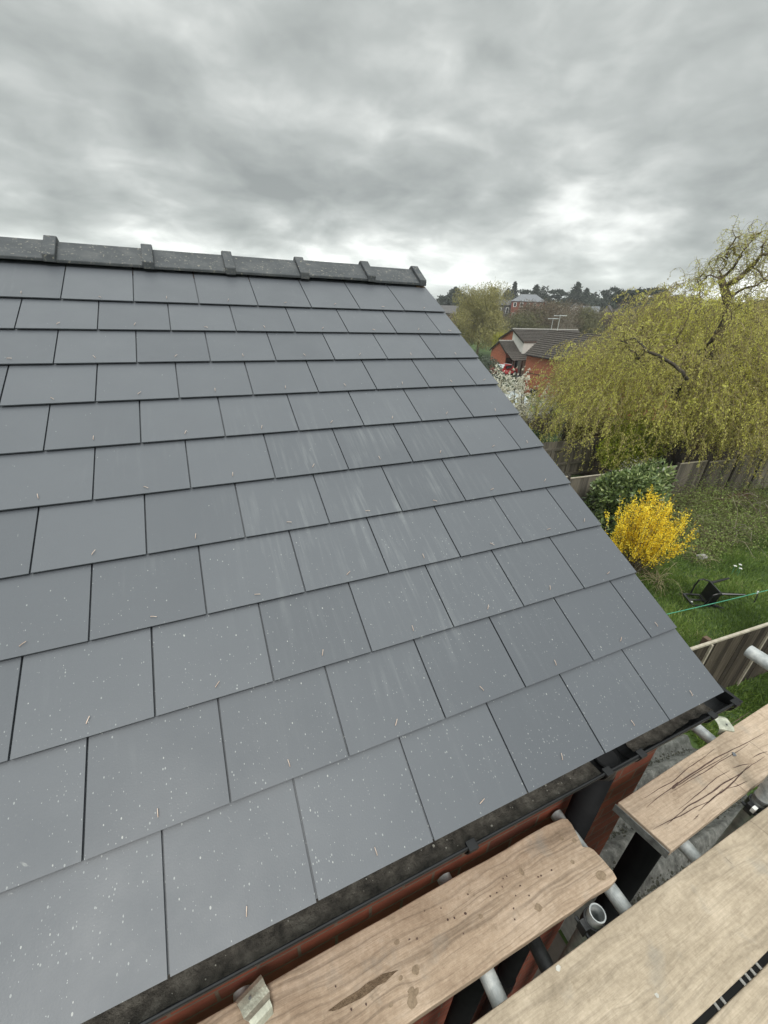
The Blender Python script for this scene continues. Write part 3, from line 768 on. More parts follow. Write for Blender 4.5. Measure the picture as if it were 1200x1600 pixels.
nh.build('nail_hole', 'stain_dark', b1)
# crumbs of mortar and paint on the boards
for bb, pts_ in ((b3, [(F6(828, 720), .007), (F6(498, 628), .009)]),):
    for c_, s_ in pts_:
        cmb = MB(); cmb.prism([(c_[0]+s_*rk.uniform(.5, 1.1)*math.cos(k*1.05), c_[1]+s_*rk.uniform(.4, 1)*math.sin(k*1.05)) for k in range(6)], ZB+.004, ZB+.0052)
        cmb.build('plaster_flake', 'putty', bb)
# chip of slate and paint dabs on the stained board
chip = MB(); c_ = S5(988, 478); chip.prism([(c_[0]-.011, c_[1]-.002), (c_[0]+.003, c_[1]-.007), (c_[0]+.010, c_[1]+.004), (c_[0]+.002, c_[1]+.010)], ZB+.0005, ZB+.004)
tag(chip.build('slate_chip', 'far_slate'), 'small grey chip of slate lying on the stained scaffold board', 'slate chip')
# black and white striped strip in the gap between the two outer boards
ws = thing('striped_strip', 'black strip with white cross stripes lying in the gap between the two outer boards', 'strip', (-.6, -.470, ZB-.03))
wb = MB(); wb.box((-1.15, -.484, ZB-.036), (.3, -.458, ZB-.034)); wb.build('strip', 'black_plastic', ws)
wb = MB()
for px, py in ((1187, 1512), (1177, 1520), (1170, 1529), (1162, 1537), (1132, 1567), (1122, 1576)):
    x, y = on_board(px, py, ZB-.034); wb.box((x-.0040, -.483, ZB-.0338), (x+.0040, -.459, ZB-.031))
wb.build('stripe', 'white_tape', ws)

# tubes of the scaffold
sc = thing('scaffold', 'galvanised tube scaffold frame that carries the boards', 'scaffold', (-.7, -.5, -5.6))
ZT = ZB-TB-.0245
for x, y1, dr in ((-1.737, .068, 0), (-1.092, .070, 0), (-.598, .072, -.012), (-.235, -.02, .03), (.285, .14, 0), (-2.6, .06, 0), (1.6, .1, 0)):
    m_ = MB(); m_.pipe((x-dr, -1.25, ZT), (x, y1, ZT), .0242, .020, 24); m_.build('transom', 'tube_steel', sc, smooth=False)
m_ = MB(); m_.pipe((-4.2, -.30, ZT-.049), (3.1, -.30, ZT-.049), .0242, .020, 24); m_.build('ledger', 'tube_steel', sc)
m_ = MB(); m_.pipe((-4.2, -1.15, ZT-.049), (3.1, -1.15, ZT-.049), .0242, .020, 24); m_.build('ledger', 'tube_steel', sc)
m_ = MB(); m_.pipe((-.93, -.9, -.56), (-.85, .04, -.63), .0242, .020, 24); m_.build('brace', 'dark_steel', sc)
st = MB(); st.pipe((-.716, -.2065, -5.6), (-.716, -.2065, -.425), .0242, .0205, 28); s1o = st.build('standard', 'tube_steel', sc)
st = MB(); st.pipe((.155, -.210, -5.6), (.155, -.210, 1.05), .0242, .0205, 28); s2o = st.build('standard', 'tube_steel', sc)
st = MB(); st.pipe((-2.9, -1.2, -5.6), (-2.9, -1.2, 1.05), .0242, .0205, 20); st.build('standard', 'tube_steel', sc)
st = MB(); st.pipe((1.9, -1.2, -5.6), (1.9, -1.2, 1.05), .0242, .0205, 20); st.build('standard', 'tube_steel', sc)
gr_ = MB(); gr_.pipe((.163, .047, .098), (.163, -1.3, .098), .0242, .0205, 28); gr_.build('guard_tube', 'tube_steel', sc)
def coupler(c, par):
    m_ = MB(); m_.pipe((c[0], c[1], c[2]-.024), (c[0], c[1], c[2]+.024), .031, .0246, 20)
    m_.box((c[0]-.045, c[1]-.012, c[2]-.022), (c[0]-.028, c[1]+.016, c[2]+.022))
    m_.tube([(c[0]-.038, c[1]-.030, c[2]), (c[0]-.038, c[1]+.030, c[2])], .0065, 8)
    m_.tube([(c[0]-.038, c[1]-.034, c[2]), (c[0]-.038, c[1]-.024, c[2])], .011, 6)
    m_.build('coupler', 'dark_steel', par, bevel=.001)
coupler((-.716, -.2065, -.49), s1o); coupler((.155, -.210, -.475), s2o); coupler((.155, -.210, .05), s2o)
tp = MB(); tp.pipe((.155, -.210, -.438), (.155, -.210, -.418), .0258, .0244, 20); tp.build('coupler', 'band_steel', s2o)
tg = MB(); tg.box((.085, -.226, -.452), (.105, -.214, -.430), Matrix.Identity(4)); tg.build('tape', 'white_tape', s2o)
# bent board clips
def clip(c, rot, label, sc_=1.0):
    t_ = thing('board_clip', label, 'board clip', c, rot, 'bent steel board clips'); mb = MB()
    prof = [(-.036, -.030), (-.034, .004), (-.024, .012), (-.010, .014), (.006, .013), (.018, .018), (.030, .012), (.038, -.002)]
    vs = []; W2 = [.026, .030, .030, .029, .030, .024, .023, .020]
    for i, (a, z) in enumerate(prof):
        for s_ in (-1, 1):
            for dz in (0, -.0028): vs.append((a*sc_+(.004 if s_ > 0 else 0), s_*W2[i]*sc_*(1.12 if s_ > 0 else .95), z*sc_+dz))
    fs = []
    for i in range(len(prof)-1):
        b = i*4; fs += [(b, b+4, b+6, b+2), (b+1, b+3, b+7, b+5), (b, b+1, b+5, b+4), (b+2, b+6, b+7, b+3)]
    fs += [(0, 2, 3, 1), (len(vs)-4, len(vs)-3, len(vs)-1, len(vs)-2)]
    mb.add(vs, fs); mb.build('bent_plate', 'clip_steel', t_, local=True, bevel=.001)
    mb = MB(); mb.tube([(-.012*sc_, -.004, .010), (-.012*sc_, -.004, .019)], .004, 6); mb.build('rivet', 'band_steel', t_, local=True)
    return t_
clip((.345, .042, ZB+.002), R(60), 'bent pale steel clip on the inner edge of the stained board', 1.0)
clip((-1.705, .012, ZB+.002), R(-68), 'bent pale steel clip at the bottom of the picture, over the inner board edge', 1.15)

# ------------------------------------------------------------------ fences
def fence_panel(p0, p1, z0, z1, mat, parent, pw=.115, jit=.004, name='panel', seed=0):
    """planks between two ground points"""
    r = random.Random(seed); p0 = np.array(p0, float); p1 = np.array(p1, float); L_ = np.linalg.norm(p1-p0); d = (p1-p0)/L_
    ang_ = math.atan2(d[1], d[0]); mb = MB(); n = max(1, int(L_/pw)); w_ = L_/n
    for i in range(n):
        M = Matrix.Translation((p0[0], p0[1], 0)) @ Matrix.Rotation(ang_, 4, 'Z')
        o_ = r.uniform(-jit, jit)
        mb.box((i*w_+.002, -.010+o_, z0), ((i+1)*w_-.001, .008+o_, z1-r.uniform(0, jit*2)), M, r.random())
    return mb.build(name, mat, parent)
def obox(mb, p0, p1, half, z0, z1, off=0.0):
    p0 = np.array(p0, float); p1 = np.array(p1, float); L_ = np.linalg.norm(p1-p0); a = math.atan2(p1[1]-p0[1], p1[0]-p0[0])
    mb.box((0, off-half, z0), (L_, off+half, z1), Matrix.Translation((p0[0], p0[1], 0)) @ Matrix.Rotation(a, 4, 'Z')); return mb
# near fence with light capping rail and battens
nf = thing('timber_fence', 'dark weathered fence with pale capping rail and pale battens, below the roof corner', 'fence', (6.1, 2.15, -5.6))
A, B = np.array([2.6, 2.36]), np.array([12.4, 1.72]); dn_ = (B-A)/np.linalg.norm(B-A)
LT = np.linalg.norm(B-A); q0 = A.copy(); k = 0
joints = [A]; x = 6.05
while x > 2.6+.3: joints.insert(1, A+dn_*(x-2.6)); x -= 1.72
x = 6.05+1.72
while x < 12.4: joints.append(A+dn_*(x-2.6)); x += 1.72
joints.append(B); joints = sorted(joints, key=lambda p: p[0])
for i, (a, b) in enumerate(zip(joints, joints[1:])):
    lo = 0.0
    fence_panel(a, b, -5.58, -3.94, 'fence_dark', nf, .15, .006, 'panel', i)
    rl = MB(); obox(rl, a, b, .024, -3.94, -3.895); rl.build('capping_rail', 'pale_timber', nf, bevel=.004)
    if i:
        pm = MB(); obox(pm, a-dn_*.022, a+dn_*.022, .018, -5.6, -3.942, -.028); pm.build('batten', 'pale_timber', nf, bevel=.003)
pm = MB(); obox(pm, joints[2]-dn_*.05, joints[2]+dn_*.05, .05, -5.6, -3.86, .075) if len(joints) > 2 else None
jp = min(joints, key=lambda p: abs(p[0]-6.05))
pm = MB(); obox(pm, jp-dn_*.05, jp+dn_*.05, .05, -5.6, -3.88, .080); pm.build('post', 'brown_timber', nf, bevel=.006)
# far fence: grey panels in dark slotted posts
ff = thing('panel_fence', 'grey feather-board fence of leaning panels with black posts, behind the bramble', 'fence', (14, 8.7, -5.6))
J = [(7.9, 9.18), (9.72, 9.04), (11.6, 8.90), (13.32, 8.77), (14.96, 8.64), (16.62, 8.52), (18.36, 8.37), (19.9, 8.24), (21.6, 8.10), (23.3, 7.95)]
for i, (a, b) in enumerate(zip(J, J[1:])):
    a = np.array(a); b = np.array(b); d = (b-a)/np.linalg.norm(b-a)
    zt = -3.90+(-.06 if i % 2 else .02)
    fence_panel(a+d*.05, b-d*.05, -5.55, zt-.03, 'fence_grey', ff, .125, .008, 'panel', 40+i)
    rl = MB(); obox(rl, a+d*.05, b-d*.05, .024, zt-.03, zt+.004); rl.build('capping_rail', 'pale_timber', ff)
    pm = MB(); obox(pm, a-d*.045, a+d*.045, .05, -5.6, -3.84); pm.build('post', 'dark_timber', ff, bevel=.005)
# the old framed panel beyond it (like a gate)
gt = thing('fence_gate', 'old framed timber gate panel of upright boards, left of the lime green shrub', 'gate', (13, 12.3, -5.6))
ga, gb_ = np.array([10.6, 12.42]), np.array([14.85, 12.22]); gd = (gb_-ga)/np.linalg.norm(gb_-ga)
fence_panel(ga, gb_, -5.6, -3.86, 'fence_grey', gt, .15, .01, 'panel', 77)
for z0, z1 in ((-4.28, -4.16), (-5.0, -4.90), (-5.52, -5.42)):
    m_ = MB(); obox(m_, ga, gb_, .02, z0, z1, -.035); m_.build('rail', 'fence_grey', gt)
for u in (.3, 1.55, 2.62, 4.10):
    m_ = MB(); obox(m_, ga+gd*(u), ga+gd*(u+.11), .022, -5.6, -4.16 if u < 4 else -3.88, -.060); m_.build('stile', 'pale_timber' if u == 9 else 'fence_grey', gt)
# brown fence under the willow
bf = thing('timber_fence', 'brown timber fence in the shade below the willow, behind the grey panel fence', 'fence', (20, 13.5, -5.6))
BJ = [(15.4, 14.4), (17.9, 14.0), (20.4, 13.6), (22.9, 13.2), (25.4, 12.8), (27.9, 12.4)]
for i, (a, b) in enumerate(zip(BJ, BJ[1:])):
    fence_panel(a, b, -5.8, -3.8, 'fence_brown', bf, .15, .008, 'panel', 90+i)
    m_ = MB(); m_.box((a[0]-.05, a[1]-.12, -5.9), (a[0]+.05, a[1]-.02, -3.7)); m_.build('post', 'brown_timber', bf)

# ------------------------------------------------------------------ small garden things
# plastic garden chair lying on its back
ch = thing('garden_chair', 'black plastic garden chair tipped over on the grass', 'chair', (9.98, 3.95, -5.58), R(-24))
cb = MB()
Mx = Matrix.Rotation(R(96), 4, 'Y') @ Matrix.Rotation(R(8), 4, 'X')
def cpart(mb, name): return mb.build(name, 'black_resin', ch, local=True, bevel=.006)
KS = 1.05
MC = Matrix.Translation((0, 0, .29)) @ Matrix.Rotation(R(7), 4, 'X') @ Matrix.Scale(KS, 4) @ Matrix.Rotation(R(-88), 4, 'Y')
def cbx(lo, hi, nm):
    m_ = MB(); m_.box(lo, hi, MC); return cpart(m_, nm)
# upright frame: front +x, seat plane at z = 0; tipped on to its back, the legs point along +x
cbx((-.22, -.22, -.018), (.23, .22, .018), 'seat')
bk = MB(); bk.box((-.255, -.22, .02), (-.225, -.17, .46), MC); bk.box((-.255, .17, .02), (-.225, .22, .46), MC); bk.box((-.262, -.21, .44), (-.222, .21, .50), MC)
bk.box((-.25, -.03, .06), (-.23, .03, .45), MC); bk.box((-.252, -.18, .02), (-.228, .18, .08), MC)
cpart(bk, 'backrest')
for sx in (-1, 1):
    for sy in (-1, 1):
        m_ = MB(); p0 = MC @ Vector((sx*.19, sy*.19, -.01)); p1 = MC @ Vector((sx*.30, sy*.29, -.50)); m_.tube([p0, p1], [.042, .026], 6); cpart(m_, 'leg')
for sy in (-1, 1):
    m_ = MB(); m_.tube([MC @ Vector(p) for p in ((-.24, sy*.23, .26), (.0, sy*.27, .25), (.20, sy*.27, .23), (.24, sy*.26, .15), (.22, sy*.22, .0))], .022, 6); cpart(m_, 'armrest')
# green washing line with pegs
wl = thing('washing_line', 'thin green washing line stretched over the garden', 'washing line', (7.5, 2.7, -5.6))
P0, P1 = np.array([3.9, 3.12, -3.84]), np.array([13.5, 2.25, -3.84]); pts = [P0+(P1-P0)*u-np.array([0, 0, .10*math.sin(math.pi*u)]) for u in np.linspace(0, 1, 24)]
m_ = MB(); m_.tube(pts, .0075, 6); m_.build('line', 'green_plastic', wl)
m_ = MB(); m_.tube([P1-np.array([0, 0, 1.8]), P1+np.array([0, 0, .1])], .03, 8); m_.build('post', 'dark_steel', wl)
m_ = MB(); q_ = P0+(P1-P0)*.487; m_.box((q_[0]-.012, q_[1]-.01, -3.965), (q_[0]+.012, q_[1]+.01, -3.90)); 
tag(m_.build('clothes_peg', 'painted_white'), 'white clothes peg clipped to the green washing line', 'peg')
m_ = MB(); m_.tube([(q_[0]+.02, q_[1], -3.94), (q_[0]+.06, q_[1]-.01, -4.08), (q_[0]+.10, q_[1], -4.22)], .012, 5)
tag(m_.build('cord', 'dark_steel'), 'short dark cord hanging from the washing line by the peg', 'cord')
# flowers
def flower(p, colmat, label, group, petal=.045, h=.30):
    t_ = thing('flower', label, 'flower', tuple(p), 0, group)
    m_ = MB(); m_.tube([(0, 0, 0), (.01, .01, h)], .005, 5); m_.build('stem', 'green_plastic', t_, local=True)
    m_ = MB()
    for k in range(6):
        a = k*math.pi/3; c, s = math.cos(a), math.sin(a); c2, s2 = math.cos(a+.5), math.sin(a+.5); c3, s3 = math.cos(a-.5), math.sin(a-.5)
        m_.add([(.01, .01, h), (.01+petal*.6*c3, .01+petal*.6*s3, h+.012), (.01+petal*c, .01+petal*s, h+.008), (.01+petal*.6*c2, .01+petal*.6*s2, h+.012)], [(0, 1, 2, 3)])
    m_.tube([(.01, .01, h), (.01, .01, h+.025)], petal*.3, 6); m_.build('bloom', colmat, t_, local=True)
for (px, py, lb) in ((1149, 885, 'white daffodil on its own, left of a pair, in the long grass'), (1157, 883, 'upper white daffodil of a close pair in the long grass'), (1157.5, 889, 'lower white daffodil of a close pair in the long grass')):
    p = on_board(px, py, -5.3); flower((p[0], p[1], -5.6), 'painted_white', lb, 'white daffodils in the grass', .052)
p = on_board(1131, 931, -5.5); flower((p[0], p[1], -5.6), 'lime_leaf', 'small yellow dandelion in the grass beside the tipped chair', None, .04, .1)
p = on_board(1081, 941, -5.5); flower((p[0], p[1], -5.6), 'painted_white', 'tiny white daisy in the grass at the foot of the tipped chair', None, .03, .1)

# dry arching grass tuft
def tuft(c, n, L_, label, mat='dry_blade', rad=.006, spread=.35, name='dry_grass_tuft'):
    rng = np.random.default_rng(n); P = np.array(c)+np.concatenate([rng.normal(size=(n, 2))*spread*.35, np.zeros((n, 1))], 1)
    D = np.concatenate([rng.normal(size=(n, 2))*.7, np.ones((n, 1))], 1)
    PL = curl(P, D, rng.uniform(.5, 1, n)*L_, 8, 2.1, .03, rng)
    PL[..., 2] = np.maximum(PL[..., 2], -5.59)
    o = lines(name, PL, rad, rng.random(n), mat, None, .35); return tag(o, label, 'grass tuft', 'dry grass tufts in the long grass')
tuft((9.6, 5.1, -5.6), 90, 1.5, 'pale dry grass tuft with long arching blades below the yellow bush', rad=.008)
tuft((10.7, 6.0, -5.6), 50, 1.1, 'small pale dry grass tuft close to the foot of the yellow bush', rad=.007)
tuft((12.0, 5.4, -5.6), 60, .9, 'brownish dry grass tuft between the yellow bush and the white flowers', rad=.007)

# ------------------------------------------------------------------ shrubs
def shrub(name, label, cat, base, rx, ry, h, N, leaf, wid, mat, stems=14, stem_mat='bark_dark', z0=.12, seed=1, shell=.55, group=None, flatl=0.0, lump=.16):
    rng = np.random.default_rng(seed); base = np.array(base, float)
    t_ = thing(name, label, cat, tuple(base), 0, group)
    D = unit(rng.normal(size=(N, 3))); u = shell+(1-shell)*rng.random(N)**.5; u[rng.random(N) < .25] *= .7
    k1 = rng.normal(size=(6, 3))*2.6; ph = rng.random(6)*6
    bumpy = 1+lump*sum(np.sin(D@k1[i]*1.5+ph[i]) for i in range(6))/2.4
    P = D*u[:, None]*bumpy[:, None]*np.array([rx, ry, h*(1-z0)/2]); P[:, 2] += h*(z0+(1-z0)/2)
    P = P[P[:, 2] > .03]; n = len(P); P += base
    out = unit(P-(base+np.array([0, 0, h*.35])))
    V, F = leafgeo(P, rng.uniform(.7, 1.3, n)*leaf, rng.uniform(.7, 1.2, n)*wid, out+rng.normal(size=(n, 3))*.8, rng)
    npmesh('foliage', V, F, np.clip(rng.beta(2.2, 2.2, n), 0, 1), mat, t_)
    E = base+np.array([0, 0, 0])+np.stack([rng.normal(size=stems)*rx*.12, rng.normal(size=stems)*ry*.12, np.zeros(stems)], 1)
    T_ = base+np.stack([rng.uniform(-.8, .8, stems)*rx, rng.uniform(-.8, .8, stems)*ry, rng.uniform(.55, .9, stems)*h], 1)
    PL = np.stack([bezier(E[i], (E[i]+T_[i])/2+np.array([0, 0, h*.15]), T_[i], 7) for i in range(stems)])
    mb = MB()
    for i in range(stems): mb.tube(PL[i], list(np.linspace(.022, .008, 7)), 5)
    mb.build('stem', stem_mat, t_); return t_
shrub('laurel_bush', 'rounded glossy green bush with pale new leaves, behind the yellow bush', 'bush', (11.1, 7.75, -5.6), 1.14, .95, 2.5, 9500, .17, .075, 'laurel_leaf', seed=3, shell=.5, z0=.06, lump=.30)
shrub('lime_shrub', 'bright lime green shrub beside the old gate panel, under the willow', 'shrub', (14.9, 10.7, -5.6), 1.35, 1.0, 3.1, 12000, .095, .06, 'lime_leaf', seed=4, shell=.4)
shrub('white_flower_shrub', 'low shrub with small white blooms beneath the lime green shrub', 'shrub', (14.6, 9.9, -5.6), .9, .6, 1.5, 2600, .07, .05, 'petal_white', seed=5, shell=.5)
shrub('garden_shrub', 'green shrub growing against the panel fence left of the grey gate', 'shrub', (13.2, 15.4, -5.7), 1.3, 1.0, 1.5, 4500, .09, .05, 'hedge_green', seed=6)
shrub('garden_shrub', 'dark green shrub just right of the white blossom tree', 'shrub', (17.9, 16.4, -5.8), 1.3, 1.0, 1.6, 4000, .09, .05, 'bramble_leaf', seed=16)

# forsythia: upright arching stems packed with flowers
def forsythia():
    rng = np.random.default_rng(12); base = np.array([9.42, 5.80, -5.6]); t_ = thing('forsythia', 'bright yellow flowering bush with upright stems beside the roof edge', 'bush', tuple(base))
    n = 150; a = rng.random(n)*2*math.pi; sp = rng.random(n)**.6*.90
    P0 = base+np.stack([rng.normal(size=n)*.16, rng.normal(size=n)*.16, np.zeros(n)], 1)
    Lh = 2.38*(1-.30*(sp/1.25)**2)*rng.uniform(.66, 1.08, n)
    P2 = P0+np.stack([np.cos(a)*sp*1.0, np.sin(a)*sp*1.0, Lh], 1); P1 = P0+np.stack([np.cos(a)*sp*.82, np.sin(a)*sp*.82, Lh*.38], 1)
    PL = np.stack([wiggle(bezier(P0[i], P1[i], P2[i], 9), .012, rng) for i in range(n)])
    lines('stem', PL, .010, rng.random(n), 'bramble_cane', t_, .4)
    # side shoots
    ns = 420; j = rng.integers(0, n, ns); kk = rng.integers(3, 8, ns); S = PL[j, kk]
    PS = curl(S, unit(S-base)*.8+np.array([0, 0, .9])+rng.normal(size=(ns, 3))*.35, rng.uniform(.2, .5, ns), 5, .1, .04, rng)
    allP = [PL[:, 2:].reshape(-1, 3)]
    segs = []
    for arr, lo in ((PL, 3), (PS, 0)):
        for k in range(lo, arr.shape[1]-1): segs.append((arr[:, k], arr[:, k+1]))
    A_ = np.concatenate([s[0] for s in segs]); B_ = np.concatenate([s[1] for s in segs]); N = 22000
    q = rng.integers(0, len(A_), N); u = rng.random((N, 1)); P = A_[q]*(1-u)+B_[q]*u+rng.normal(size=(N, 3))*.020
    V, F = leafgeo(P, rng.uniform(.035, .062, N), rng.uniform(.018, .034, N), None, rng)
    npmesh('blossom', V, F, rng.beta(2.5, 1.8, N), 'forsythia_yellow', t_)
forsythia()

# bramble thickets: tangled canes and small leaves
def bramble(label, base, rx, ry, h, nc, nl, seed, dry=.3):
    rng = np.random.default_rng(seed); base = np.array(base, float); t_ = thing('bramble', label, 'bramble', tuple(base), 0, 'tangled brambles by the panel fence')
    P0 = base+np.stack([rng.uniform(-1, 1, nc)*rx*.85, rng.uniform(-1, 1, nc)*ry*.85, np.zeros(nc)], 1)
    D = np.concatenate([rng.normal(size=(nc, 2))*.55, np.ones((nc, 1))], 1)
    PL = curl(P0, D, rng.uniform(.7, 1.9, nc)*h, 10, 1.5, .07, rng); PL[..., 2] = np.maximum(PL[..., 2], base[2]+.02)
    lines('cane', PL, rng.uniform(.004, .010, nc), rng.beta(1.8, 2.0, nc), 'bramble_cane', t_, .5)
    N = nl; j = rng.integers(0, nc, N); kk = rng.integers(2, 10, N); P = PL[j, kk]+rng.normal(size=(N, 3))*.09
    V, F = leafgeo(P, rng.uniform(.03, .07, N), rng.uniform(.02, .045, N), None, rng)
    blotch = .5+.5*np.sin(P[:, 0]*1.7+1.3*np.sin(P[:, 1]*2.1))
    npmesh('foliage', V, F, np.clip(rng.beta(2, 2.2, N)*.75+.25*blotch, 0, 1), 'bramble_leaf', t_)
bramble('large tangled bramble thicket in the middle of the garden, right of the yellow bush', (14.7, 6.9, -5.6), 2.5, 1.45, 1.05, 800, 34000, 21)
bramble('leafy bramble growing up against the grey panel fence', (15.6, 7.95, -5.6), 1.9, .5, 1.5, 300, 13000, 22)
bramble('bramble at the right picture edge with pale bare stems', (18.3, 6.6, -5.6), 1.9, 1.5, 1.0, 560, 20000, 23)
bramble('low scrubby bramble between the yellow bush and the white flowers', (12.5, 6.2, -5.6), 1.1, .9, .6, 260, 6500, 24)
# dead pale branches lying in the thicket
def branches(label, starts, seed, L_, mat='bare_twig', rad=.014, name='dead_branch'):
    rng = np.random.default_rng(seed); P = np.array(starts); n = len(P)
    PL = curl(P, rng.normal(size=(n, 3))*np.array([1, 1, .3])+np.array([0, 0, .25]), rng.uniform(.6, 1, n)*L_, 7, .5, .08, rng)
    o = lines(name, PL, rad, np.clip(rng.random(n)+.3, 0, 1), mat); return tag(o, label, 'branch', 'dead branches on the brambles')
rb = np.random.default_rng(4)
branches('pale dead branch with forked twigs on top of the bramble at the right edge', np.array([16.9, 6.6, -4.9])+rb.normal(size=(14, 3))*.12, 31, 1.3)
branches('pale arching dead branch low in the bramble above the white flowers', np.array([14.5, 5.9, -5.2])+rb.normal(size=(10, 3))*.12, 32, 1.1)
m_ = MB(); m_.v = []
lit = MB(); rl_ = random.Random(3)
vs = []; fs = []; nn = 14
for i in range(nn):
    for j in range(nn):
        x = 16.3+i*.24; y = 7.25+j*.07; vs.append((x, y, -5.45+.28*math.sin(i/(nn-1)*math.pi)*math.sin(j/(nn-1)*math.pi)+rl_.uniform(-.05, .05)))
for i in range(nn-1):
    for j in range(nn-1): a = i*nn+j; fs.append((a, a+nn, a+nn+1, a+1))
lit.add(vs, fs); tag(lit.build('leaf_litter', 'leaf_litter'), 'reddish brown drift of dead leaves at the foot of the panel fence', 'leaf litter', kind='stuff')
# pale stones in the grass
for px, py, s_, lb in ((1085, 830, .16, 'pale stone between the yellow bush and the bramble'), (1098, 868, .13, 'brownish stone in the grass right of the yellow bush'), (1100, 836, .10, 'small pale stone touching a larger one beside the yellow bush')):
    p = on_board(px, py, -5.45); st_ = MB(); rg = random.Random(int(px*10+py)); vs = []
    for i in range(6):
        th_ = math.pi*(i+.5)/6
        for k in range(9): f_ = rg.uniform(.8, 1.15); vs.append((p[0]+s_*1.4*f_*math.sin(th_)*math.cos(k*.698), p[1]+s_*f_*math.sin(th_)*math.sin(k*.698), -5.5+s_*.75*math.cos(th_)))
    fs = [(i*9+k, i*9+(k+1) % 9, (i+1)*9+(k+1) % 9, (i+1)*9+k) for i in range(5) for k in range(9)]+[tuple(range(8, -1, -1)), tuple(range(45, 54))]
    st_.add(vs, fs); tag(st_.build('stone', 'concrete', smooth=False), lb, 'stone', 'stones in the grass')

# ------------------------------------------------------------------ the big corkscrew willow
def willow():
    rng = np.random.default_rng(77); base = np.array([20.3, 11.9, -5.6]); ctr = np.array([19.55, 12.0, -1.75])
    t_ = thing('corkscrew_willow', 'large yellow-green twisted willow with drooping curly branches, filling the right side', 'tree', tuple(base))
    tr = MB(); top = base+np.array([-.3, .1, 3.0])
    tr.tube(wiggle(bezier(base, base+np.array([.2, 0, 1.6]), top, 8), .06, rng), list(np.linspace(.42, .30, 8)), 10)
    tr.tube(wiggle(bezier(base+np.array([-.3, .1, .1]), base+np.array([-2.2, -.5, .8]), base+np.array([-4.0, -.8, 2.6]), 9), .06, rng), list(np.linspace(.28, .10, 9)), 8)
    tr.build('trunk', 'bark_dark', t_, smooth=True)
    # limbs reaching to the crown surface
    tips = []; limb = MB(); subs = []
    NL = 22
    for i in range(NL):
        az = 2*math.pi*i/NL+rng.uniform(-.15, .15); el = rng.uniform(.05, .9)
        rx, ry, rz = 6.1, 4.9, 4.0
        e = ctr+np.array([math.cos(az)*math.cos(el)*rx, math.sin(az)*math.cos(el)*ry, math.sin(el)*rz])*rng.uniform(.62, .84)
        mid = (top+e)/2+np.array([0, 0, rng.uniform(.3, 1.3)])
        pl = wiggle(bezier(top-np.array([0, 0, rng.uniform(0, 1.2)]), mid, e, 14), .11, rng)
        limb.tube(pl, list(np.linspace(.17, .035, 14)), 7)
        for s_ in range(9):
            k = rng.integers(5, 14); p = pl[k]; d = unit((p-ctr)*np.array([1, 1, .6])+rng.normal(size=3)*2.2)
            q = curl(p[None], d[None]+np.array([[0, 0, .4]]), rng.uniform(1.2, 2.6), 9, .35, .10, rng)[0]; subs.append(q)
    limb.build('limb', 'bark_dark', t_, smooth=True)
    # the leading limb that stands against the sky
    lead = MB(); A1 = lambda x, y, d=24.5: at(x, y, d)
    l0 = [top+np.array([0, .5, 0]), A1(1136, 500), A1(1135, 462), A1(1128, 440), A1(1127, 430)]
    lead.tube(l0, [.2, .19, .17, .13, .09], 9)
    lf = [[(1134, 448), (1150, 435), (1170, 420), (1188, 402), (1203, 393), (1225, 378)], [(1128, 432), (1140, 422), (1150, 410), (1156, 400), (1146, 390), (1138, 388), (1150, 372), (1160, 366)],
          [(1156, 402), (1163, 392), (1172, 380), (1180, 368), (1190, 362)], [(1138, 394), (1134, 400), (1136, 408), (1130, 400), (1122, 398)], [(1127, 432), (1123, 425), (1131, 418), (1136, 410)],
          [(1128, 445), (1118, 430), (1105, 432), (1096, 440)], [(1096, 468), (1092, 455), (1090, 440), (1100, 425)], [(1170, 420), (1185, 425), (1205, 440)], [(1135, 470), (1155, 455), (1180, 445), (1200, 430)],
          [(1188, 402), (1192, 385), (1205, 372)], [(1000, 560), (985, 545), (975, 536), (965, 530)], [(1075, 590), (1050, 570), (1010, 545), (990, 530), (972, 526)], [(1010, 548), (1000, 562), (990, 560)]]
    lead.build('leading_limb', 'bark_mid', t_, smooth=True)
    for i, c_ in enumerate(lf):
        lead = MB()
        dd = 24.5 if i < 10 else 17.8
        P = np.array([A1(x, y, dd+(random.uniform(-.4, .4))) for x, y in c_]); K_ = []
        for a, b in zip(P, P[1:]):
            for u in (0, .5): K_.append(a*(1-u)+b*u+rng.normal(size=3)*.05)
        K_.append(P[-1]); n = len(K_); r0 = .13 if i == 0 else (.07 if i in (1, 8, 11) else .04)
        lead.tube(K_, list(np.linspace(r0, .02, n)), 6)
        lead.build('bough', 'bark_mid' if i < 10 else 'bark_dark', t_, smooth=True)
        for s_ in range(20 if i == 0 else 9):
            p = K_[rng.integers(n//4, n)]; subs.append(('L', curl(np.array(p)[None], rng.normal(size=(1, 3))+np.array([[0, 0, .3]]), rng.uniform(.5, 1.5), 9, .3, .16, rng)[0]))
    S_ = np.stack([s for s in subs if not isinstance(s, tuple)]); SL_ = np.stack([s[1] for s in subs if isinstance(s, tuple)])
    lines('branch', S_, .026, rng.random(len(S_)), 'willow_twig', t_, .35, 4)
    lines('branch', SL_, .014, rng.random(len(SL_)), 'willow_twig', t_, .35, 3)
    # hanging curly strands: clusters over the crown surface so masses and hollows show
    N = 7500
    ncl = 250; cd_ = unit(rng.normal(size=(ncl, 3))*np.array([1, 1, .75])); cd_[:, 2] = np.abs(cd_[:, 2])*.95-.18
    cd_[:50, 2] = rng.uniform(-.45, -.1, 50); cc = ctr+cd_*np.array([6.6, 5.1, 3.95])*rng.uniform(.66, 1.03, (ncl, 1))
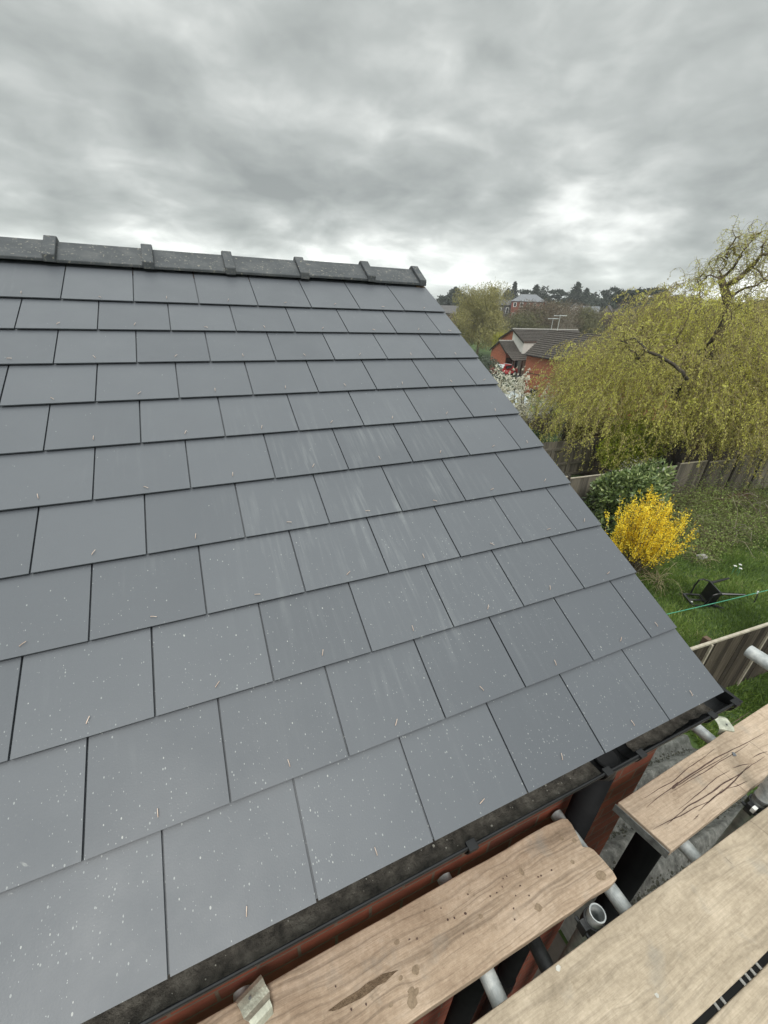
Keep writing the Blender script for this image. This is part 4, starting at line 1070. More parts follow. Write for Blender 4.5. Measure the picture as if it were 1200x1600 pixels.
    cc[60:90] = ctr+np.stack([rng.uniform(-3.6, 6.2, 30), rng.uniform(-3, 3, 30), rng.uniform(2.7, 3.75, 30)], 1); j = rng.integers(0, ncl, N)
    P0 = cc[j]+rng.normal(size=(N, 3))*np.array([.55, .55, .38])
    out = (P0-ctr)*np.array([1, 1, .3]); out = unit(out)
    L_ = rng.uniform(.7, 2.1, N)
    PLs = curl(P0, out+rng.normal(size=(N, 3))*.5+np.array([0, 0, .35]), L_, 10, 2.0, .09, rng)
    PLs[..., 2] = np.maximum(PLs[..., 2], -5.0+rng.random((N, 1))*.6)
    ctint = rng.random(ncl)
    lines('hanging_twig', PLs, rng.uniform(.006, .012, N), np.clip(rng.random(N)*.6+ctint[j]*.4, 0, 1), 'willow_twig', t_, .5)
    # sparse strands on the sky limb
    n2 = 900; k = rng.integers(0, len(SL_), n2); P0 = SL_[k, rng.integers(1, 9, n2)]
    PL2 = curl(P0, rng.normal(size=(n2, 3)), rng.uniform(.25, .9, n2), 9, .7, .18, rng)
    lines('hanging_twig', PL2, .0055, rng.random(n2), 'willow_twig', t_, .5)
    # leaves
    M_ = 300000; q = rng.integers(0, N, M_); kk = rng.integers(1, 9, M_); u = rng.random((M_, 1))
    P = PLs[q, kk]*(1-u)+PLs[q, np.minimum(kk+1, 9)]*u+rng.normal(size=(M_, 3))*.028
    D = rng.normal(size=(M_, 3))*.42+np.array([0, 0, -.8])
    V, F = leafgeo(P, rng.uniform(.045, .105, M_), rng.uniform(.020, .042, M_), D, rng)
    hh = (P[:, 2]+5.5)/7
    tt = np.clip(rng.beta(2.2, 2.2, M_)*.42+ctint[j[q]]*.62-.02, 0, 1)
    npmesh('foliage', V, F, tt, 'willow_leaf', t_)
    M2 = 9000; q = rng.integers(0, n2, M2); kk = rng.integers(0, 9, M2); P = PL2[q, kk]+rng.normal(size=(M2, 3))*.03
    # more leaf towards the right-hand head of the limb
    V, F = leafgeo(P, rng.uniform(.05, .11, M2), rng.uniform(.014, .03, M2), rng.normal(size=(M2, 3))+np.array([0, 0, -.5]), rng)
    npmesh('foliage', V, F, np.clip(rng.beta(2.5, 2, M2), 0, 1), 'willow_leaf', t_)
willow()

# ------------------------------------------------------------------ trees
def far_tree(name, label, px, d, w, h, mat, N, leaf, wid=None, trunk='bark_grey', shape='round', seed=0, group=None, lean=0.0, base_z=None, droop=0.0, limbs=8, lo=.15, base=None, cat='tree', fill=1.0):
    rng = np.random.default_rng(seed+1000); b = onground(px, d) if base is None else np.array(base, float)
    if base_z is not None: b[2] = base_z
    t_ = thing(name, label, cat, tuple(b), 0, group); wid = wid or leaf*.45
    if shape == 'round':
        n_c = 26; C_ = unit(rng.normal(size=(n_c, 3)))*rng.uniform(.2, .78, (n_c, 1)); rad_ = rng.uniform(.22, .42, n_c)
        j = rng.integers(0, n_c, N); P = C_[j]+unit(rng.normal(size=(N, 3)))*(rad_[j]*rng.random(N)**.4)[:, None]
        P = P*np.array([w/2, w/2, h*(1-lo)/2]); P[:, 2] += h*(lo+(1-lo)/2)
        crown_top = C_*np.array([w/2, w/2, h*(1-lo)/2])+np.array([0, 0, h*(lo+(1-lo)/2)])
    elif shape == 'cone':
        nt_ = 16; lev = rng.random(N)**.8; tier = np.floor(lev*nt_)/nt_+rng.random(N)*.07
        rr_ = (1-tier)**.85*w/2*(rng.random(N)**.5)*(1+.25*np.sin(np.floor(lev*nt_)*2.3)); a = rng.random(N)*6.283
        rr_ *= 1+.35*np.sin(a*3+np.floor(lev*nt_)*1.9)
        P = np.stack([np.cos(a)*rr_, np.sin(a)*rr_, h*(lo+(1-lo)*tier)-rr_*.22], 1); crown_top = np.array([[0, 0, h*.95]])
    elif shape == 'cedar':
        nl_ = 9; off = rng.normal(size=(nl_, 2))*w*.20; zz = np.linspace(.42, .97, nl_)+rng.uniform(-.03, .03, nl_); rad_ = w/2*rng.uniform(.35, .75, nl_)*(1.2-.6*zz)
        j = rng.integers(0, nl_, N); a = rng.random(N)*6.283; q = np.sqrt(rng.random(N))*rad_[j]*(1+.3*np.sin(a*3+j))
        P = np.stack([off[j, 0]+np.cos(a)*q, off[j, 1]+np.sin(a)*q, zz[j]*h+rng.normal(size=N)*h*.018], 1)
        crown_top = np.concatenate([off, (zz*h)[:, None]], 1)
    elif shape == 'dome':
        D = unit(rng.normal(size=(N, 3))); D[:, 2] = np.abs(D[:, 2]); P = D*np.array([w/2, w/2, h])*rng.uniform(.86, 1.0, (N, 1)); crown_top = np.array([[0, 0, h*.8]])
    P = P+b+np.array([lean, 0, 0])*0
    D = rng.normal(size=(len(P), 3))+np.array([0, 0, -droop])
    V, F = leafgeo(P, rng.uniform(.6, 1.3, len(P))*leaf, rng.uniform(.7, 1.3, len(P))*wid, D, rng)
    jt = np.clip(rng.beta(2, 2, len(P))*.7+.3*(.5+.5*np.sin(P[:, 0]*1.1+P[:, 2]*1.7)), 0, 1)
    npmesh('crown', V, F, jt, mat, t_)
    tm = MB(); r0 = max(.05*h*.45, .06)
    tm.tube([b-np.array([0, 0, .2]), b+np.array([.01*h, 0, h*.35]), b+np.array([0, 0, h*(.9 if shape != 'round' else .6)])], [r0, r0*.7, r0*.15], 7)
    for i in range(min(limbs, len(crown_top))):
        e = b+crown_top[i]; s_ = b+np.array([0, 0, h*rng.uniform(.2, .5)]); tm.tube(wiggle(bezier(s_, (s_+e)/2+np.array([0, 0, h*.05]), e, 6), h*.012, rng), list(np.linspace(r0*.4, r0*.06, 6)), 5)
    tm.build('trunk', trunk, t_); return t_
# white-blossom magnolia by the roof edge
def magnolia():
    rng = np.random.default_rng(55); b = np.array([15.9, 18.2, ground_z(15.9, 18.2)]); t_ = thing('blossom_tree', 'white flowering tree with spreading dark twigs, in front of the brick wall', 'tree', tuple(b))
    PLs = []; mb = MB()
    for i in range(16):
        az = rng.random()*6.283; sp = rng.uniform(.8, 3.1); e = b+np.array([math.cos(az)*sp, math.sin(az)*sp, rng.uniform(1.5, 4.1)*(1-.12*sp/3.1)])
        pl = wiggle(bezier(b+rng.normal(size=3)*.1, b+np.array([math.cos(az)*sp*.5, math.sin(az)*sp*.5, .8]), e, 10), .05, rng)
        mb.tube(pl, list(np.linspace(.055, .015, 10)), 6); PLs.append(pl)
    mb.build('limb', 'bark_dark', t_, smooth=True)
    PLs = np.stack(PLs); n = 520; j = rng.integers(0, 16, n); k = rng.integers(3, 10, n)
    S_ = curl(PLs[j, k], rng.normal(size=(n, 3))+np.array([0, 0, .5]), rng.uniform(.4, 1.1, n), 6, -.1, .06, rng)
    lines('twig', S_, .010, rng.random(n)*.5, 'bramble_cane', t_, .5)
    N = 5600; q = rng.integers(0, n, N); kk = rng.integers(2, 6, N); c_ = S_[q, kk]+rng.normal(size=(N, 3))*.03
    P = np.repeat(c_, 5, 0); D = rng.normal(size=P.shape)+np.array([0, 0, .6]); V, F = leafgeo(P, rng.uniform(.05, .12, len(P)), rng.uniform(.04, .07, len(P)), D, rng)
    npmesh('blossom', V, F, rng.random(len(P)), 'petal_white', t_)
    N = 5000; q = rng.integers(0, n, N); kk = rng.integers(0, 6, N); P = S_[q, kk]+rng.normal(size=(N, 3))*.06
    V, F = leafgeo(P, .06, .03, None, rng); npmesh('foliage', V, F, rng.random(N), 'hedge_green', t_)
magnolia()
far_tree('blossom_tree', 'small white flowering tree lower left of the brick wall, touching the roof edge', 800, 31, 4.6, 4.2, 'petal_white', 1500, .10, .07, 'bark_dark', 'round', 61, limbs=12)
far_tree('shrub', 'dark evergreen mass behind the small white flowering tree', 795, 33, 4.8, 3.6, 'hedge_green', 4500, .14, .07, 'bark_dark', 'round', 62, cat='shrub')
far_tree('shrub', 'brown twiggy shrub between the white blossom and the willow', 880, 24, 3.6, 2.7, 'thicket_brown', 5200, .13, .02, 'bark_dark', 'round', 63, cat='shrub')
far_tree('domed_conifer', 'grey-green clipped dome conifer at the foot of the low gable', 770, 42, 4.6, 4.2, 'dome_green', 9000, .16, .07, 'bark_dark', 'dome', 64, base_z=-7.0)
far_tree('pale_willow', 'broad olive-gold willow behind the roof edge, left of the houses', 752, 84, 15.5, 13.0, 'far_willow', 30000, .45, .09, 'bark_tan', 'round', 65, droop=1.8, limbs=24, lo=.05)
far_tree('golden_willow', 'small bright yellow-green willow right beside the broad olive willow', 794, 74, 5.4, 6.6, 'willow_gold', 9000, .34, .06, 'bark_dark', 'round', 66, droop=2.6, lo=.05)
far_tree('hedge_tree', 'dark green hedge tree below the broad olive willow', 752, 60, 6.5, 3.6, 'hedge_green', 7000, .24, .12, 'bark_dark', 'round', 67, lo=.0)
far_tree('hedge_tree', 'dark green hedge tree against the left corner of the low gable', 772, 66, 5.0, 3.3, 'hedge_green', 5000, .24, .12, 'bark_dark', 'round', 68, lo=.0)
far_tree('bare_tree', 'pale bare tree just right of the roof aerials', 888, 74, 6.5, 9.6, 'bare_twig', 1500, .9, .03, 'bark_grey', 'round', 69, limbs=18, droop=-1.0)
# brown and olive thicket behind the houses
tk = [(715, 108, 12, 6.5, 'thicket_brown'), (812, 104, 13, 8.2, 'thicket_olive'), (826, 122, 14, 9.2, 'thicket_brown'), (845, 112, 14, 9.6, 'thicket_brown'), (860, 128, 13, 9.0, 'thicket_olive'),
      (874, 108, 14, 9.0, 'thicket_brown'), (895, 120, 14, 9.0, 'thicket_brown'), (912, 110, 13, 8.6, 'thicket_olive'), (930, 125, 15, 9.0, 'thicket_brown'), (955, 116, 14, 8.6, 'thicket_brown'),
      (985, 130, 15, 10, 'thicket_brown'), (1020, 125, 15, 10, 'thicket_olive'), (1060, 130, 15, 11, 'thicket_brown'), (1100, 125, 15, 11, 'thicket_olive'), (1140, 130, 15, 11, 'thicket_brown'), (1180, 125, 15, 11, 'thicket_brown')]
tkl = ['brown bare tree at the far left beside the roof edge', 'olive tree directly behind the brick gable ridge', 'tall brown tree in front of the red brick block', 'rounded russet tree right of the red brick block', 'olive tree second to the right of the red brick block',
       'brown tree directly behind the roof aerials', 'brown tree behind the pale bare tree', 'olive tree left of the willow crown edge', 'brown tree behind the left shoulder of the willow', 'brown tree in front of the steep-gabled far house',
       'brown bare tree rising behind the willow top', 'olive tree behind the middle of the willow top', 'brown tree behind the willow, left of its tall limb', 'olive tree behind the foot of the tall willow limb', 'brown tree behind the willow, right of its tall limb', 'brown tree at the right picture edge behind the willow']
for i, ((px, d, w_, h_, mt_), lb) in enumerate(zip(tk, tkl)):
    far_tree('thicket_tree', lb, px, d, w_, h_, mt_, 6500, .55, .10, 'bark_grey', 'round', 100+i, 'bare spring trees behind the houses', lo=.02, limbs=10)
# skyline: dark conifers and cedars on the ridge
sk = [(697, 205, 9, 8.0, 'round', 'dark round tree where the skyline meets the roof'), (707, 215, 9, 10.0, 'cone', 'dark pointed conifer nearest the roof on the skyline'), (713, 222, 10, 8.5, 'cedar', 'flat-headed conifer second from the roof on the skyline'),
      (724, 225, 11, 8.5, 'round', 'rounded dark tree left behind the olive willow'), (766, 215, 8, 10.0, 'cone', 'spiky conifer right behind the top of the olive willow'), (787, 220, 9, 10.0, 'cone', 'dark conifer left of the slender one above the red block'),
      (796, 230, 4, 13.0, 'cone', 'slender tall conifer above the left end of the red block'), (812, 228, 12, 9.8, 'cedar', 'spreading cedar directly above the red block'), (829, 226, 7, 12.0, 'cone', 'pointed conifer over the right end of the red block'),
      (840, 222, 11, 12.3, 'round', 'tall domed pine right of the red block'), (856, 228, 12, 10.5, 'cedar', 'open cedar with a gap beneath, right of the domed pine'), (873, 232, 9, 8.5, 'round', 'low dark tree above the white gables'),
      (891, 220, 9, 13.2, 'cone', 'broad tall conifer standing highest in the middle of the skyline'), (906, 228, 8, 11.0, 'cone', 'pointed conifer just right of the tallest conifer'), (918, 225, 11, 8.2, 'round', 'low dark tree left of the solitary pine'),
      (931, 205, 14, 8.2, 'round', 'bulky evergreen beside the steep-gabled far house'), (943, 222, 8, 11.0, 'cedar', 'solitary pine with a clear crown left of the willow top'), (975, 150, 15, 10.5, 'cedar', 'wide flat cedar with layered boughs behind the willow top'),
      (1005, 152, 15, 11.5, 'cedar', 'big dark cedar just above the willow top'), (1028, 160, 14, 10.5, 'cedar', 'dark cedar between the willow top and its tall limb'), (1056, 165, 11, 10.0, 'round', 'dark rounded pine left of the tall willow limb'),
      (1120, 170, 10, 8.5, 'round', 'dark tree low behind the tall willow limb'), (1176, 120, 9, 9.0, 'cedar', 'dark pine near the right picture edge, right of the tall limb'), (1196, 128, 9, 8.0, 'round', 'dark evergreen cut by the right picture edge')]
for i, (px, d, w_, h_, sh, lb) in enumerate(sk):
    far_tree('dark_conifer', lb, px, d, w_*(1.75 if sh == 'cone' else 1.15), h_, 'conifer_dark', 2200, .95, .5, 'bark_dark', sh, 200+i, 'dark evergreens on the skyline', lo=.06, limbs=7)
# far wood that closes the horizon
def wood():
    rng = np.random.default_rng(9); N = 60000; a = np.radians(rng.uniform(5, 85, N)); d = rng.uniform(225, 330, N)
    x = CAM[0]+np.sin(a)*d; y = CAM[1]+np.cos(a)*d; lump = 5.8+2.0*np.sin(a*47)+1.4*np.sin(a*113+1)+1.0*np.sin(a*251)
    z = np.array([ground_z(p, q) for p, q in zip(x, y)])+rng.random(N)*lump
    V, F = leafgeo(np.stack([x, y, z], 1), rng.uniform(1, 2.4, N), rng.uniform(.5, 1.1, N), None, rng)
    tag(npmesh('far_woodland', V, F, rng.random(N), 'wood_mixed'), 'far-off belt of woodland along the horizon', 'woodland', kind='stuff')
wood()
# under-storey on the slope below the far buildings
def under():
    rng = np.random.default_rng(19); N = 36000; a = np.radians(rng.uniform(28, 66, N)); d = rng.uniform(120, 200, N)
    x = CAM[0]+np.sin(a)*d; y = CAM[1]+np.cos(a)*d; z = np.array([ground_z(p, q) for p, q in zip(x, y)])+rng.random(N)*(1.8+1.0*np.sin(a*80)+.8*np.sin(d*.3))
    V, F = leafgeo(np.stack([x, y, z], 1), rng.uniform(.5, 1.3, N), rng.uniform(.25, .6, N), None, rng)
    tag(npmesh('scrub', V, F, rng.random(N), 'thicket_brown'), 'brown scrub covering the slope below the far buildings', 'scrub', kind='stuff')
under()

# ------------------------------------------------------------------ houses in the middle distance
def tiled(mb, a, b, c, d, n=14, th=.05):
    """roof slope, a-b eave, d-c ridge, n overlapping courses"""
    a, b, c, d = [np.array(p, float) for p in (a, b, c, d)]; nn = np.cross(b-a, d-a); nn /= np.linalg.norm(nn)
    for i in range(n):
        u0, u1 = i/n, min((i+1.25)/n, 1.0)
        P = [a+(d-a)*u0+nn*th, b+(c-b)*u0+nn*th, b+(c-b)*u1+nn*.004, a+(d-a)*u1+nn*.004]; Q = [p-nn*.035 for p in P]
        mb.add(P+Q, [(0,1,2,3), (7,6,5,4), (0,4,5,1), (1,5,6,2), (2,6,7,3), (3,7,4,0)])
def gable_house(t_, x0, x1, y0, y1, zg, ze, zr_, axis, wall, roof, over=.25, n=14, th=.06, ridge='pale_timber', name='roof'):
    """ridge along x (axis 'x') or y"""
    if axis == 'x':
        ym = (y0+y1)/2; w = MB(); g = [(y0, zg), (y1, zg), (y1, ze), (ym, zr_-.12), (y0, ze)]
        vs = [(x0, a, b) for a, b in g]+[(x1, a, b) for a, b in g]; k = 5
        w.add(vs, [tuple(range(k-1, -1, -1)), tuple(range(k, 2*k))]+[(i, (i+1) % k, k+(i+1) % k, k+i) for i in range(k)]); wo = w.build('wall', wall, t_)
        s = (zr_-ze)/(ym-y0); r = MB(); o_ = over
        tiled(r, (x0-o_, y0-o_, ze-s*o_), (x1+o_, y0-o_, ze-s*o_), (x1+o_, ym, zr_), (x0-o_, ym, zr_), n, th)
        tiled(r, (x1+o_, y1+o_, ze-s*o_), (x0-o_, y1+o_, ze-s*o_), (x0-o_, ym, zr_), (x1+o_, ym, zr_), n, th)
        ro = r.build(name, roof, t_); rg = MB(); rg.tube([(x0-o_, ym, zr_+.02), (x1+o_, ym, zr_+.02)], .09, 8); rg.build('ridge', ridge, ro)
        for sg, yy in ((1, y0), (-1, y1)):
            for xx in (x0-o_-.02, x1+o_-.02):
                bb = MB(); bb.add([(xx, yy-sg*o_, ze-s*o_-.16), (xx+.04, yy-sg*o_, ze-s*o_-.16), (xx+.04, ym, zr_-.16), (xx, ym, zr_-.16), (xx, yy-sg*o_, ze-s*o_+.03), (xx+.04, yy-sg*o_, ze-s*o_+.03), (xx+.04, ym, zr_+.03), (xx, ym, zr_+.03)],
                       [(0,3,2,1), (4,5,6,7), (0,1,5,4), (1,2,6,5), (2,3,7,6), (3,0,4,7)] if sg == 1 else [(1,2,3,0), (7,6,5,4), (4,5,1,0), (5,6,2,1), (6,7,3,2), (7,4,0,3)])
                bb.build('bargeboard', 'dark_timber', ro)
    else:
        xm = (x0+x1)/2; w = MB(); g = [(x0, zg), (x1, zg), (x1, ze), (xm, zr_-.12), (x0, ze)]
        vs = [(a, y1, b) for a, b in g]+[(a, y0, b) for a, b in g]; k = 5
        w.add(vs, [tuple(range(k-1, -1, -1)), tuple(range(k, 2*k))]+[(i, (i+1) % k, k+(i+1) % k, k+i) for i in range(k)]); wo = w.build('wall', wall, t_)
        s = (zr_-ze)/(xm-x0); r = MB(); o_ = over
        tiled(r, (x0-o_, y1+o_, ze-s*o_), (x0-o_, y0-o_, ze-s*o_), (xm, y0-o_, zr_), (xm, y1+o_, zr_), n, th)
        tiled(r, (x1+o_, y0-o_, ze-s*o_), (x1+o_, y1+o_, ze-s*o_), (xm, y1+o_, zr_), (xm, y0-o_, zr_), n, th)
        ro = r.build(name, roof, t_); rg = MB(); rg.tube([(xm, y0-o_, zr_+.02), (xm, y1+o_, zr_+.02)], .09, 8); rg.build('ridge', ridge, ro)
        for xx in (x0-o_-.05, x1+o_-.0):
            gu = MB(); gu.tube([(xx, y0-o_, ze-s*o_-.02), (xx, y1+o_, ze-s*o_-.02)], .055, 6); gu.build('gutter', 'black_plastic', ro)
    return wo, ro
def window(t_, lo, hi, axis, frame='painted_white', panes=2, name='window'):
    """window box standing 3 cm proud; axis = the normal axis (0 or 1), lo/hi opposite corners"""
    f = MB(); lo = list(lo); hi = list(hi); u = 1-axis; fw = .06
    def bx(a, b, z0, z1, p0, p1, mb):
        l = [0, 0, z0]; h = [0, 0, z1]; l[u], h[u] = a, b; l[axis], h[axis] = p0, p1; mb.box(l, h)
    p0, p1 = lo[axis], hi[axis]
    bx(lo[u], hi[u], lo[2], lo[2]+fw, p0, p1, f); bx(lo[u], hi[u], hi[2]-fw, hi[2], p0, p1, f)
    for k in range(panes+1):
        c = lo[u]+(hi[u]-lo[u]-fw)*k/panes; bx(c, c+fw, lo[2]+fw, hi[2]-fw, p0, p1, f)
    fo = f.build(name, frame, t_); g_ = MB(); q = (p1-p0)*.3
    bx(lo[u]+fw*.5, hi[u]-fw*.5, lo[2]+fw*.5, hi[2]-fw*.5, p0+q, p1-q, g_); g_.build('pane', 'dark_window', fo); return fo
# driveway terrace
dv = MB(); dv.box((29.6, 40.6, -9.2), (36.1, 47.5, -6.25)); tag(dv.build('driveway', 'tarmac'), kind='structure')
rw = thing('retaining_wall', 'low wall of grey timber sleepers below the red car', 'wall', (32.4, 40.4, -8))
for k in range(7):
    m_ = MB(); m_.box((29.8+.02*(k % 2), 40.35, -8.3+k*.30), (34.6, 40.58, -8.02+k*.30)); m_.build('sleeper', 'fence_grey', rw, bevel=.01)
hA = thing('brick_house', 'orange brick house with long plain wall and dark tiled roof, partly behind the willow', 'house', (37.8, 33, -8.3))
gable_house(hA, 34.8, 40.6, 24.5, 40.2, -9.2, -3.38, -.95, 'y', 'brick_orange', 'house_tile', n=13, th=.09, ridge='house_tile')
m_ = MB(); m_.box((34.775, 24.6, -5.55), (34.802, 40.1, -5.47)); m_.build('brick_band', 'dark_timber', hA)
window(hA, (34.76, 37.3, -8.3), (34.83, 38.5, -7.15), 0, 'dark_timber', 2)
window(hA, (34.76, 30.2, -6.0), (34.83, 31.6, -4.7), 0, 'painted_white', 2)
hB = thing('brick_house', 'gabled house behind, half red brick and half white render, with brown window under the eave', 'house', (41, 45, -7))
gable_house(hB, 36.25, 47, 42.8, 47.4, -7.5, -2.30, -1.08, 'x', 'brick_orange', 'house_tile', over=.2, n=9, th=.09, ridge='concrete')
m_ = MB(); m_.add([(36.22, 42.8, -6.5), (36.22, 45.05, -6.5), (36.22, 45.05, -1.28), (36.22, 42.8, -2.42), (36.249, 42.8, -6.5), (36.249, 45.05, -6.5), (36.249, 45.05, -1.28), (36.249, 42.8, -2.42)],
              [(0,3,2,1), (4,5,6,7), (0,1,5,4), (1,2,6,5), (2,3,7,6), (3,0,4,7)]); m_.box((36.22, 42.76, -7.4), (46.9, 42.797, -2.46)); m_.build('white_render', 'render_white', hB)
window(hB, (38.4, 42.70, -4.2), (40.4, 42.775, -2.75), 1, 'brown_frame', 4)
hC = thing('brick_house', 'low brick wing with lean roof over a dark carport, behind the red car', 'house', (35.4, 44.5, -6.3))
gable_house(hC, 34.2, 36.2, 43.3, 46.3, -6.4, -3.55, -2.45, 'x', 'brick_orange', 'house_tile', over=.18, n=10, th=.08, ridge='concrete')
m_ = MB(); tiled(m_, (34.0, 41.6, -4.45), (38.5, 41.6, -4.45), (38.5, 43.2, -3.56), (34.0, 43.2, -3.56), 5, .08); m_.build('porch_roof', 'house_tile', hC)
for x in (34.15, 35.6, 37.2): m_ = MB(); m_.box((x, 41.75, -6.3), (x+.12, 41.87, -4.5)); m_.build('post', 'brown_frame', hC)
m_ = MB(); m_.box((34.3, 43.24, -6.2), (35.5, 43.29, -4.3)); m_.build('door', 'brown_frame', hC)
window(hC, (35.7, 43.22, -5.6), (36.9, 43.29, -4.4), 1, 'painted_white', 2)
# aerials on the brick house
for p, lb, s_ in (((37.7, 39.2), 'taller roof aerial with crossbar on the brick house ridge', 1.0), ((37.7, 40.2), 'shorter roof aerial with small dish on the brick house ridge', .8)):
    ae = thing('roof_aerial', lb, 'aerial', (p[0], p[1], -1.0), 0, 'aerials on the roof'); h_ = 1.75*s_
    m_ = MB(); m_.tube([(0, 0, 0), (0, 0, h_)], .035, 6); m_.build('mast', 'aerial_metal', ae, local=True)
    m_ = MB(); m_.tube([(-.2, .75*s_, h_-.1), (.2, -.75*s_, h_-.02)], .035, 6)
    for k in range(7):
        u = k/6-.5; m_.tube([(-.25, 1.4*u*s_, h_-.06), (.25, 1.4*u*s_, h_-.06)], .014, 4)
    m_.build('boom', 'aerial_metal', ae, local=True)
# red car
car = thing('parked_car', 'small red car with pale windscreen parked on the driveway below the low gable', 'car', (33.1, 41.9, -6.25), R(200))
def carbody():
    pr = [(-1.95, .35), (-1.98, .70), (-1.75, .88), (-1.1, .95), (-.55, 1.40), (.75, 1.45), (1.35, 1.02), (1.85, .92), (1.98, .62), (1.95, .35)]
    m_ = MB(); k = len(pr); hw = lambda z: .84 if z < 1.0 else .62
    vs = [(x, -hw(z), z) for x, z in pr]+[(x, hw(z), z) for x, z in pr]
    m_.add(vs, [tuple(range(k)), tuple(range(2*k-1, k-1, -1))]+[(i, k+i, k+(i+1) % k, (i+1) % k) for i in range(k)])
    m_.build('body', 'red_paint', car, local=True, bevel=.05, seg=3)
    g_ = MB()
    g_.add([(-1.12, -.60, .985), (-1.12, .60, .985), (-.60, .56, 1.395), (-.60, -.56, 1.395)], [(0, 3, 2, 1)])
    g_.add([(1.37, -.60, 1.045), (1.37, .60, 1.045), (.83, .56, 1.435), (.83, -.56, 1.435)], [(0, 1, 2, 3)])
    go = g_.build('windscreen', 'glasshouse_glass', car, local=True); so2 = go.modifiers.new('s', 'SOLIDIFY'); so2.thickness = .04; so2.offset = 1
    for sg in (-1, 1):
        s_ = MB(); s_.box((-.5, sg*.74-.04, 1.02), (.72, sg*.74+.04, 1.34)); s_.build('side_window', 'dark_window', car, local=True)
        for x in (-1.25, 1.25):
            w_ = MB(); w_.tube([(x, sg*.86, .31), (x, sg*.66, .31)], .31, 16); wo = w_.build('wheel', 'tyre_rubber', car, local=True)
            h_ = MB(); h_.tube([(x, sg*.875, .31), (x, sg*.85, .31)], .18, 10); h_.build('hub', 'aerial_metal', wo)
        l_ = MB(); l_.box((1.86, sg*.62-.13, .66), (1.985, sg*.62+.13, .80)); l_.build('headlight', 'painted_white', car, local=True)
carbody()
# greenhouse and shed behind the blossom
gh = thing('greenhouse', 'small pale glass greenhouse behind the white blossom', 'greenhouse', (17.3, 21.6, -6.0), R(20))
m_ = MB(); m_.box((-1.2, -.9, 0), (1.2, .9, 1.6)); m_.add([(-1.2, -.9, 1.6), (1.2, -.9, 1.6), (1.2, 0, 2.3), (-1.2, 0, 2.3), (1.2, .9, 1.6), (-1.2, .9, 1.6)], [(0, 1, 2, 3), (3, 2, 4, 5), (0, 3, 5), (1, 4, 2)]); m_.build('glazing', 'glasshouse_glass', gh, local=True)
m_ = MB()
for x in (-1.2, -.6, 0, .6, 1.2):
    m_.tube([(x, -.91, 0), (x, -.91, 1.6), (x, 0, 2.32), (x, .91, 1.6), (x, .91, 0)], .025, 5)
m_.tube([(-1.2, 0, 2.32), (1.2, 0, 2.32)], .03, 5); m_.build('glazing_bars', 'aerial_metal', gh, local=True)
sh = thing('garden_shed', 'dark open timber shelter with a low pitched frame, below the willow', 'shed', (16.9, 14.2, -5.75), R(-12))
for x in (-1.2, 1.2):
    for y in (-.8, .8): m_ = MB(); m_.box((x-.05, y-.05, 0), (x+.05, y+.05, 1.9)); m_.build('post', 'dark_timber', sh, local=True)
m_ = MB(); m_.add([(-1.35, -.95, 1.88), (1.35, -.95, 1.88), (1.35, .95, 1.88), (-1.35, .95, 1.88), (0, -.95, 2.32), (0, .95, 2.32), (0, -.95, 2.26), (0, .95, 2.26)], [(0, 4, 5, 3), (4, 1, 2, 5), (0, 3, 7, 6), (6, 7, 2, 1), (0, 6, 4), (6, 1, 4), (3, 5, 7), (7, 5, 2)]); m_.build('roof', 'brown_timber', sh, local=True)
m_ = MB(); m_.box((-1.15, .75, .0), (1.15, .79, 1.85)); m_.build('back_wall', 'dark_timber', sh, local=True)
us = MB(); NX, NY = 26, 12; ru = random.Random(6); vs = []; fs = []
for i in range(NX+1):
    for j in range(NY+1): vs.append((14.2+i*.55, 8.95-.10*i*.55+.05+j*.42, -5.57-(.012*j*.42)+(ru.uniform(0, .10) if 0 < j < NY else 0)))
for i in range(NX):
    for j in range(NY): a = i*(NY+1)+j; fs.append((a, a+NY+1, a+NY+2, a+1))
us.add(vs, fs); tag(us.build('shaded_soil', 'soil', smooth=True), kind='structure')  # dark soil sheet added to darken the ground under the willow
# bare garden bed with low edging
sb_ = MB(); sb_.box((11.5, 12.6, -5.75), (16.4, 16.2, -5.50)); tag(sb_.build('garden_bed', 'soil', bevel=.05), kind='structure')

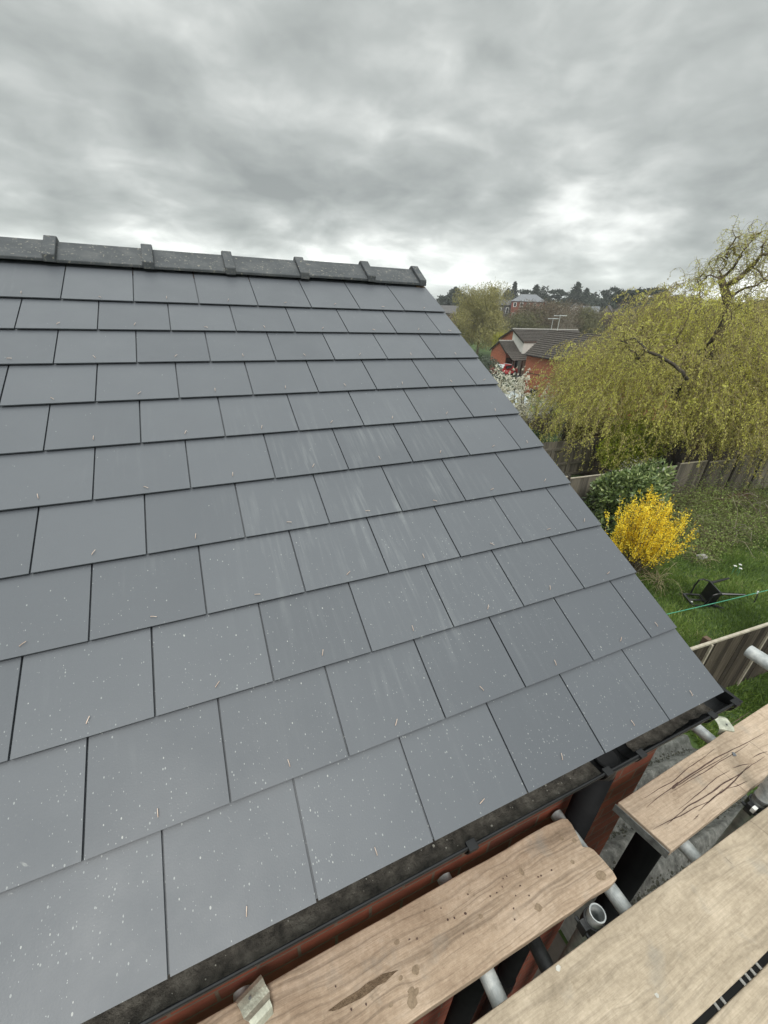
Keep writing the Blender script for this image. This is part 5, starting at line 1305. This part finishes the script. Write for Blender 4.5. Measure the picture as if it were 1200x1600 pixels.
# ------------------------------------------------------------------ far buildings
def far_building(px, d, rz, w_, dp, ze, zr_, wall, roof, label, wins=0, rows=1, cat='building', name='far_house', hip=0.0):
    b = onground(px, d); t_ = thing(name, label, cat, tuple(b), rz); h = ze; m_ = MB(); m_.box((-w_/2, -dp/2, -1), (w_/2, dp/2, h))
    if hip == 0: m_.add([(-w_/2, -dp/2, h), (-w_/2, dp/2, h), (-w_/2, 0, zr_-.1), (w_/2, -dp/2, h), (w_/2, dp/2, h), (w_/2, 0, zr_-.1)], [(0, 2, 1), (3, 4, 5)])
    m_.build('wall', wall, t_, local=True)
    r = MB(); o_ = .4; H = hip
    r.add([(-w_/2-o_, -dp/2-o_, h-.1), (w_/2+o_, -dp/2-o_, h-.1), (w_/2+o_-H, 0, zr_), (-w_/2-o_+H, 0, zr_), (-w_/2-o_, dp/2+o_, h-.1), (w_/2+o_, dp/2+o_, h-.1)], [(0, 1, 2, 3), (3, 2, 5, 4)]+([(0, 3, 4), (1, 5, 2)] if hip else []))
    ro = r.build('roof', roof, t_, local=True); sd_ = ro.modifiers.new('s', 'SOLIDIFY'); sd_.thickness = .18
    for rw_ in range(rows):
        for k in range(wins):
            x = -w_/2+w_*(k+.5)/wins; z = h*(rw_+.38)/rows; s_ = MB(); s_.box((x-.55, -dp/2-.09, z), (x+.55, -dp/2+.02, z+h/rows*.45)); f_ = s_.build('window', 'painted_white', t_, local=True)
            g_ = MB(); g_.box((x-.35, -dp/2-.11, z+.2), (x+.35, -dp/2-.085, z+h/rows*.45-.15)); g_.build('pane', 'dark_window', f_)
    return t_
far_building(820, 172, R(-38), 11, 8, 6.4, 8.6, 'brick_far', 'far_slate', 'red brick block with slate hipped roof and white windows on the far slope', 5, 2, hip=3.5)
far_building(790, 178, R(-38), 8, 7, 4.8, 6.6, 'far_roof', 'far_roof', 'dark low house with white windows left of the red brick block', 3, 1)
far_building(706, 118, R(-30), 11, 8, 5.0, 6.6, 'far_cream', 'far_roof', 'cream house with dark roof beside the roof edge at far left', 3, 1)
far_building(871, 165, R(48), 4, 4.5, 4.4, 6.4, 'render_white', 'far_roof', 'white-gabled house left of the other white gable on the far slope', 1, 1)
far_building(895, 168, R(52), 4, 4.5, 4.4, 6.4, 'render_white', 'far_roof', 'white-gabled house nearest the tallest conifer on the far slope', 1, 1)
far_building(916, 172, R(-50), 6, 6, 3.6, 5.6, 'brick_far', 'far_slate', 'slate-roofed house left of the bulky evergreen on the far slope', 2, 1)
for o_, lb in ((0, 'left'), (1, 'right')):
    far_building(946+o_*19, 128+o_*3, R(35), 6.5, 5.0, 4.4, 7.6, 'far_cream', 'far_roof', 'steep-gabled far house, %s one of the pair left of the willow top' % lb, 1, 2)

# thin air between the garden and the far ridge
hb = MB(); hb.box((-3050, -3050, -10.5), (3050, 3050, 16.5)); ho = hb.build('haze', 'roof_felt'); ho.data.materials.clear()
hm = bpy.data.materials.new('haze_air'); hm.use_nodes = True; ht = NT(hm.node_tree); ht.n.clear()
pv = ht.node('ShaderNodeVolumePrincipled', {'Color': (.86, .89, .91, 1), 'Density': .0007, 'Anisotropy': .2})
ht.l.new(pv.outputs[0], ht.node('ShaderNodeOutputMaterial').inputs['Volume']); ho.data.materials.append(hm); tag(ho, kind='stuff')

SC.render.engine = 'CYCLES'
